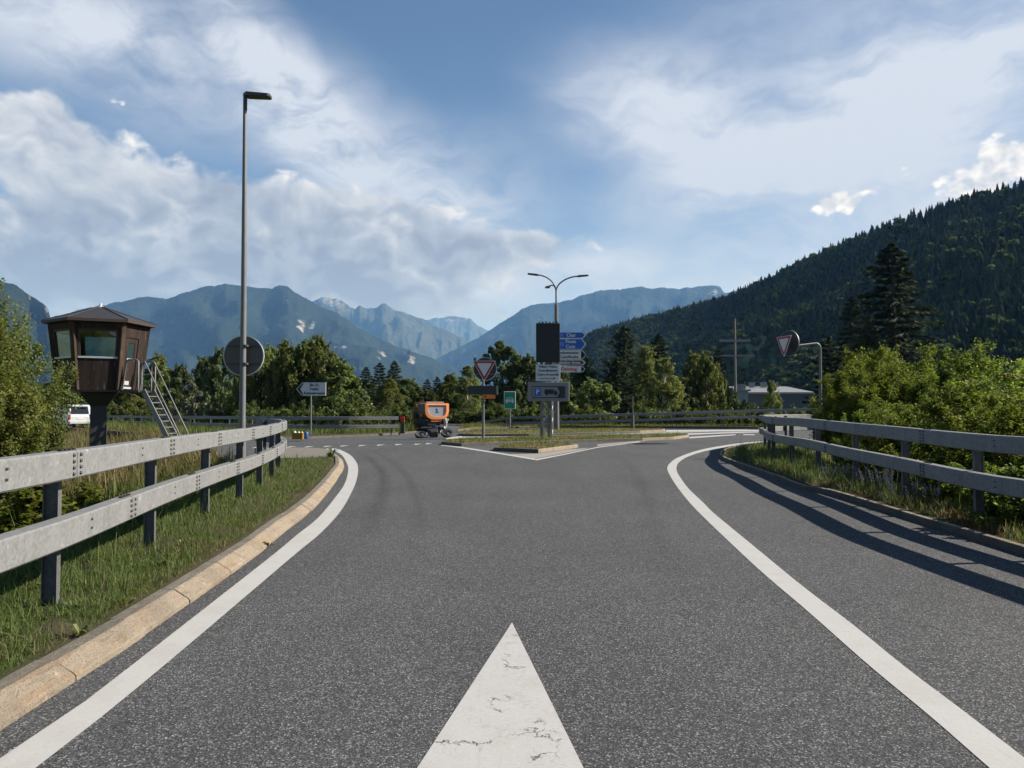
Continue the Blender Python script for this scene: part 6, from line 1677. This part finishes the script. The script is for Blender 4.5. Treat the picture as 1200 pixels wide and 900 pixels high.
# shrubs behind the far rails
k_ = 0
for px, yt, Y, wp in [(118, 466, 78, 40), (165, 470, 72, 36), (200, 474, 70, 34), (262, 470, 62, 40), (292, 470, 58, 36), (322, 468, 57, 40), (352, 470, 56, 40), (386, 468, 56, 44), (413, 462, 57, 40), (436, 470, 64, 40), (470, 474, 70, 34),
                      (560, 474, 74, 40), (582, 470, 72, 40), (606, 468, 71, 38), (632, 472, 70, 40), (660, 476, 68, 36), (690, 474, 67, 42), (722, 476, 67, 40), (752, 472, 66, 40), (776, 470, 66, 40), (800, 470, 66, 40), (824, 468, 65, 40), (846, 472, 65, 34), (868, 471, 65, 36), (890, 474, 65, 34), (912, 472, 65, 36), (934, 475, 64, 34), (955, 472, 64, 36)]:
    side = 'left' if px < 480 else 'right'
    tree_at('bank', k_ % 2, px, yt, Y, wp, ('leafy roadside shrub in the row directly behind the far left guardrail' if side == 'left' else 'leafy roadside shrub in the row directly behind the long dark far guardrail'),
            'shrub', 'shrub', None, 'shrubs behind the far left guardrail' if side == 'left' else 'shrubs behind the long far guardrail'); k_ += 1

# near bushes on both banks
def bush(kind, idx, px, ytop, Y, wf, label, name='bush', zoff=-.1, group='bushes on the right bank'):
    x = W(px, 470, Y).x; z = ground_z(x, Y) + zoff; H = (W(px, ytop, Y).z - z) * (1.12 if kind == 'hazel' else 1.0)
    return plant(kind, idx, x, Y, z, H, wf, label, 'bush', name, group)
bush('birchling', 0, 10, 343, 13.5, .70, 'tall birch bush at the left edge, behind the near guardrail', 'birch_bush', group='birch bushes left of the tower')
bush('birchling', 0, -52, 352, 12.0, .9, 'birch bush cut off by the left edge of the picture', 'birch_bush', group='birch bushes left of the tower')
bush('birchling', 0, 2, 490, 13.5, .85, 'lower leafy bush between the tall birch bush and the tower column', 'birch_bush', group='birch bushes left of the tower')
bush('low', 0, 24, 556, 9.3, 1.5, 'low leafy growth under the near guardrail at the left edge', 'low_bush', group='low bushes left')
bush('low', 1, 78, 590, 12.5, 1.0, 'low dark bush at the foot of the tower column', 'low_bush', group='low bushes left')
RBs = [('hazel', 0, 1006, 430, 26, .75, 'bright leafy bush beside the bent pole of the hanging sign'), ('hazel', 1, 1036, 406, 24, .80, 'tallest bright bush, with its shoots in front of the huge spruce'), ('hazel', 2, 1018, 436, 22, .85, 'bright bush in front of the tallest one, over the second post'),
       ('hazel', 0, 1070, 446, 22, .9, 'bush in the dip right of the tallest bright bush'), ('hazel', 1, 1104, 420, 26, .9, 'bush right of the dip, below the grey barn'), ('hazel', 2, 1142, 418, 25, 1.0, 'rounded pale-topped bush behind the right guardrail'),
       ('hazel', 0, 1184, 418, 22, .95, 'tall bush at the right edge below the orange roof'), ('hazel', 1, 1235, 420, 18, 1.0, 'bush cut off by the right edge'), ('hazel', 1, 1066, 470, 18, 1.0, 'mid-height bush over the third right post'), ('hazel', 2, 1120, 462, 16.5, 1.05, 'mid-height bush behind the right rail joint'),
       ('hazel', 0, 1176, 458, 14.5, 1.05, 'mid-height bush behind the nearest right post'), ('hazel', 1, 1240, 458, 12.5, 1.1, 'nearest mid-height bush, cut off by the right edge behind the rail'), ('hazel', 2, 1022, 480, 19.5, .9, 'small bush under the rail behind the first visible right post'),
       ('low', 0, 1035, 520, 15.6, 1.25, 'low bush seen under the upper rail left of the middle post'), ('low', 1, 1085, 522, 13.6, 1.25, 'low bush seen under the upper rail right of the middle post'), ('low', 0, 1125, 530, 12.0, 1.2, 'low bush under the rail left of the nearest right post'),
       ('low', 1, 1175, 535, 10.8, 1.2, 'low bush under the rail right of the nearest right post'), ('low', 0, 1215, 545, 9.4, 1.2, 'low bush under the rail at the right edge'), ('low', 1, 1000, 520, 18.5, 1.1, 'low bush under the rail near the foot of the bent sign pole')]
for a_ in RBs: bush(a_[0], a_[1], a_[2], a_[3], a_[4], a_[5], a_[6], 'bush' if a_[0] == 'hazel' else 'low_bush')

# ------------------------------------------------------------------ grass
def grass_mat(name, dk, md, lt): return leafy(name, dk, md, lt, .35, .6, .2, 0)
M['grass'] = grass_mat('green_grass_blades', (.042, .066, .015, 1), (.082, .115, .030, 1), (.18, .20, .08, 1))
M['grass_dry'] = grass_mat('dry_grass_blades', (.075, .060, .026, 1), (.14, .11, .053, 1), (.25, .205, .115, 1))
M['grass_red'] = grass_mat('rusty_grass_blades', (.055, .030, .014, 1), (.105, .058, .028, 1), (.19, .125, .065, 1))
M['herb'] = grass_mat('grey_green_herbs', (.040, .055, .022, 1), (.085, .105, .050, 1), (.15, .165, .10, 1))
M['flower'] = simple('lavender_petals', (.20, .20, .30), .7, 0, .2); M['yellow'] = simple('yellow_petals', (.55, .38, .02), .6)


def blades(name, xy, zf, h, w, mt, rng, lean=.5, segs=2):
    n = len(xy); z = np.array([zf(a, b_) for a, b_ in xy]) - .01
    h = np.broadcast_to(h, (n,)); w = np.broadcast_to(w, (n,)); az = rng.uniform(0, 2 * np.pi, n); ld = rng.uniform(0, 2 * np.pi, n); ln = np.abs(rng.normal(0, lean, n))
    sx_, sy_ = np.cos(az) * w / 2, np.sin(az) * w / 2; bx, by = np.cos(ld) * ln * h, np.sin(ld) * ln * h; x, y = xy[:, 0], xy[:, 1]; zh = h / np.sqrt(1 + ln ** 2 * .6)
    mx_, my_ = x + bx * .35, y + by * .35
    v = np.stack([np.stack([x - sx_, y - sy_, z], 1), np.stack([x + sx_, y + sy_, z], 1), np.stack([mx_ + sx_ * .75, my_ + sy_ * .75, z + zh * .58], 1), np.stack([mx_ - sx_ * .75, my_ - sy_ * .75, z + zh * .58], 1), np.stack([x + bx, y + by, z + zh], 1)], 1).reshape(-1, 3)
    o = np.arange(n)[:, None] * 5
    r = np.clip(rng.normal(.45, .25, n), 0, 1)
    me = np_mesh(name, v, o + np.array([[0, 1, 2, 3]]), o + np.array([[3, 2, 4]]), [mt], {'rnd': np.repeat(r, 5)})
    ob = link(name, me); ob['kind'] = 'stuff'; return ob


def scatter(A, B, n, rng, bias=None, v0=0, v1=1, near=1.6):
    """points between two lines, denser towards the camera as a lens would need"""
    A = resample(A, n=120); B = resample(B, n=120); A = np.array([(p.x, p.y) for p in A]); B = np.array([(p.x, p.y) for p in B])
    out = []
    mid_ = (A + B) / 2; wts = 1 / np.maximum(2.5, np.hypot(mid_[:, 0], mid_[:, 1])) ** near; wts[mid_[:, 1] < -.5] *= .1; wts /= wts.sum()
    i = rng.choice(120, n, p=wts); f_ = rng.uniform(0, 1, n); i2 = np.minimum(i + 1, 119)
    v = v0 + (v1 - v0) * (rng.uniform(0, 1, n) if bias is None else rng.uniform(0, 1, n) ** bias)
    a = A[i] * (1 - f_[:, None]) + A[i2] * f_[:, None]; b_ = B[i] * (1 - f_[:, None]) + B[i2] * f_[:, None]
    return a * (1 - v[:, None]) + b_ * v[:, None]


gr = np.random.default_rng(17)
zl = lambda x, y: .085 + .035 * mnoise.noise((x * 2.2, y * 2.2, 5))
def thin(xy, fr, lo, rng, seed):
    nz = np.array([mnoise.noise((a * fr, b_ * fr, seed)) for a, b_ in xy]); return xy[(nz + rng.uniform(-.35, .35, len(xy))) > lo]
def hh(xy, base, rng, far=.0): return base * rng.lognormal(0, .35, len(xy)) * (1 + far * np.hypot(xy[:, 0], xy[:, 1]) / 20)
xy = thin(scatter(VL_A, VL_B, 74000, gr, None, .07, 1.0, 1.5), 1.7, -.30, gr, 40)
dist = np.hypot(xy[:, 0], xy[:, 1]); blades('grass', xy, zl, hh(xy, .068, gr), .0038 + .00042 * dist, M['grass'], gr, .75)
xy = thin(scatter(VL_A, VL_B, 17000, gr, 1.9, .04, 1.0, 1.5), 1.1, -.02, gr, 41)
dist = np.hypot(xy[:, 0], xy[:, 1]); blades('grass', xy, zl, hh(xy, .07, gr), .0034 + .0004 * dist, M['grass_dry'], gr, .9)
xy = thin(scatter(VL_A, VL_B, 7000, gr, .6, .35, 1.0, 1.3), .9, .05, gr, 42)
dist = np.hypot(xy[:, 0], xy[:, 1]); blades('grass', xy, zl, hh(xy, .18, gr), .0040 + .0004 * dist, M['grass'], gr, .45)
# bank below the left rail: taller growth
gz = lambda x, y: ground_z(x, y) + .02
LB1, LB2 = VL_B, [q + Vector((-3.2, .6, 0)) for q in VL_B]
xy = scatter(LB1, LB2, 30000, gr, .8, 0, 1, 1.2)
dist = np.hypot(xy[:, 0], xy[:, 1]); blades('grass', xy, gz, hh(xy, .34, gr), .0055 + .0005 * dist, M['grass'], gr, .5)
# tall dry grass round the tower
pts = []
while len(pts) < 26000:
    px, y = gr.uniform(60, 335), gr.uniform(20, 58); x = (px - 600) / 900 * y
    d = plat_dist(x, y)
    if d > .2: pts.append((x, y))
xy = np.array(pts); m_ = np.array([mnoise.noise((a * .25, b_ * .25, 8)) for a, b_ in xy]) + gr.uniform(-.3, .3, len(xy)) + .25 > 0
blades('grass', xy[m_], gz, hh(xy[m_], .50, gr), .030, M['grass_dry'], gr, .35); blades('grass', xy[~m_], gz, hh(xy[~m_], .42, gr), .030, M['grass'], gr, .4)
# right verge
zr = lambda x, y: .075 + .035 * mnoise.noise((x * 2.2, y * 2.2, 5))
xy = scatter(VR_A, VR_B, 42000, gr, None, .06, .95, 1.2); nz = np.array([mnoise.noise((a * .9, b_ * .9, 70)) for a, b_ in xy]) + np.clip((15 - xy[:, 1]) / 14, -.6, .45) + gr.uniform(-.3, .3, len(xy)) > .12
dist = np.hypot(xy[:, 0], xy[:, 1]); w_ = .0045 + .0005 * dist
blades('grass', xy[nz], zr, hh(xy[nz], .085, gr), w_[nz], M['grass_red'], gr, .7); blades('grass', xy[~nz], zr, hh(xy[~nz], .13, gr), w_[~nz], M['herb'], gr, .6)
xy = thin(scatter(VR_A, VR_B, 9000, gr, None, .15, 1, 1.1), .8, .02, gr, 71); dist = np.hypot(xy[:, 0], xy[:, 1]); blades('grass', xy, zr, hh(xy, .20, gr), .006 + .0005 * dist, M['grass'], gr, .4)
xy = scatter(VR_A, VR_B, 7000, gr, None, .05, .9, 1.2); dist = np.hypot(xy[:, 0], xy[:, 1]); blades('grass', xy, zr, hh(xy, .11, gr), .005 + .0005 * dist, M['grass_dry'], gr, .7)
RB1, RB2 = [q for q in R_OUT if q.y < 31], [q + Vector((3.5, .4, 0)) for q in R_OUT if q.y < 31]
xy = scatter(RB1, RB2, 14000, gr, .8, 0, 1, 1.1); dist = np.hypot(xy[:, 0], xy[:, 1]); blades('grass', xy, gz, hh(xy, .34, gr), .006 + .0006 * dist, M['herb'], gr, .5)
# islands and far banks: short dry turf, taller green on the left bank
def fill(poly, n, rng):
    P_ = np.array([(p.x, p.y) for p in poly]); lo, hi = P_.min(0), P_.max(0); out = []
    B_ = np.roll(P_, -1, axis=0)
    while len(out) < n:
        q = rng.uniform(lo, hi); c = ((P_[:, 1] > q[1]) != (B_[:, 1] > q[1])) & (q[0] < (B_[:, 0] - P_[:, 0]) * (q[1] - P_[:, 1]) / np.where(B_[:, 1] == P_[:, 1], 1e-9, B_[:, 1] - P_[:, 1]) + P_[:, 0])
        if c.sum() % 2: out.append(q)
    return np.array(out)
zi = lambda x, y: .125
for poly, n in ((IS1, 1200), (IS2, 9000), (IS3, 8000)):
    xy = fill(poly, n, gr); g_ = np.array([mnoise.noise((a * .5, b_ * .5, 3)) for a, b_ in xy]) + gr.uniform(-.35, .35, n) > .12
    blades('grass', xy[~g_], zi, hh(xy[~g_], .075, gr), .026, M['grass_dry'], gr, .8); blades('grass', xy[g_], zi, hh(xy[g_], .10, gr), .026, M['grass'], gr, .7)
xy = scatter(FLk, FLb, 15000, gr, None, .08, 1, .3); blades('grass', xy, zi, hh(xy, .34, gr), .03, M['grass'], gr, .5)
xy = scatter(FRk, FRb, 9000, gr, None, .05, 1, .3); blades('grass', xy, lambda x, y: .15, hh(xy, .20, gr), .035, M['grass'], gr, .5)
xy = scatter(FRk, FRb, 4000, gr, None, .0, 1, .3); blades('grass', xy, lambda x, y: .15, hh(xy, .16, gr), .035, M['grass_dry'], gr, .6)


# broad-leaved weeds and flower spikes that one can pick out
def rosette(label, x, y, z, r, n, name='weed', group='weeds on the verges', mt='grass', up=.5):
    rng = np.random.default_rng(int(abs(x * 100 + y * 37)) % 9999); mb = MB()
    for k in range(n):
        a = rng.uniform(0, 6.28); L = r * rng.uniform(.6, 1.2); e = rng.uniform(.15, up + .3); w = L * .16; d = Vector((math.cos(a), math.sin(a), 0)); s_ = Vector((-d.y, d.x, 0)); o = Vector((x, y, z))
        mb.add([o, o + d * L * .5 + s_ * w + Vector((0, 0, L * e)), o + d * L + Vector((0, 0, L * e * .9)), o + d * L * .5 - s_ * w + Vector((0, 0, L * e))], [(0, 1, 2, 3)])
    o = mb.build(name, M[mt]); at = o.data.attributes.new('rnd', 'FLOAT', 'POINT'); at.data.foreach_set('value', np.clip(rng.normal(.5, .2, len(o.data.vertices)), 0, 1).astype(np.float32)); tag(o, label, 'weed', group)
q = G(316, 641); rosette('small weed growing in the kerb gap where the pale kerb meets the asphalt', q.x - .01, q.y, .01, .09, 16)
q = G(388, 536, .1); rosette('leafy weed at the far end of the pale kerb', q.x, q.y, .08, .24, 40, up=1.0)
for k, (px, py) in enumerate([(85, 712), (46, 690), (190, 662), (95, 744), (150, 706), (215, 640)]):
    q = G(px, py, .1); rosette('broad-leaved weed in the grass of the near left verge', q.x, q.y, .09, .085, 18)
def spike(label, px, py, h, mtn, group):
    q = G(px, py, .1); rng = np.random.default_rng(px * 7 + py); root = thing('wild_flower', label, 'wild flower', (q.x, q.y, .08), group)
    st2 = MB(); fl2 = MB()
    for k in range(9):
        a = rng.uniform(0, 6.28); L = h * rng.uniform(.6, 1); b_ = Vector((q.x + .06 * math.cos(a) , q.y + .06 * math.sin(a), .08)); t2 = b_ + Vector((.10 * math.cos(a), .10 * math.sin(a), L)); st2.tube([b_, t2], .004, 4, caps=False)
        for j in range(8):
            c = b_.lerp(t2, .5 + .5 * j / 7) + Vector(rng.normal(0, .008, 3)); r_ = .011; fl2.add([c + Vector((r_, 0, 0)), c + Vector((0, r_, r_)), c - Vector((r_, 0, 0)), c - Vector((0, r_, -r_)), c + Vector((0, 0, r_ * 2))], [(0, 1, 4), (1, 2, 4), (2, 3, 4), (3, 0, 4)])
    st2.build('stalk', simple('flower_stalk', (.10, .12, .06), .8) if 'stalkmat' not in M else M['stalkmat'], root); fl2.build('blossom', M[mtn], root)
M['stalkmat'] = simple('flower_stalk', (.10, .12, .06), .8)
for px, py, h in [(1029, 577, .5), (1036, 576, .55), (1047, 579, .45), (1010, 569, .4), (1018, 573, .42), (1074, 587, .36), (1092, 590, .42), (1053, 584, .35), (985, 562, .35), (970, 560, .3)]:
    spike('lavender-blue flower spikes on the right verge between the guardrail posts', px, py, h, 'flower', 'lavender-blue flowers on the right verge')

# ------------------------------------------------------------------ render settings
sc.cycles.use_denoising = True
try: sc.cycles.denoiser = 'OPENIMAGEDENOISE'; sc.cycles.denoising_input_passes = 'RGB_ALBEDO_NORMAL'
except Exception: pass
sc.cycles.max_bounces = 6; sc.cycles.diffuse_bounces = 3; sc.cycles.glossy_bounces = 2; sc.cycles.transmission_bounces = 3; sc.cycles.transparent_max_bounces = 8; sc.cycles.volume_bounces = 0
sc.cycles.caustics_reflective = False; sc.cycles.caustics_refractive = False
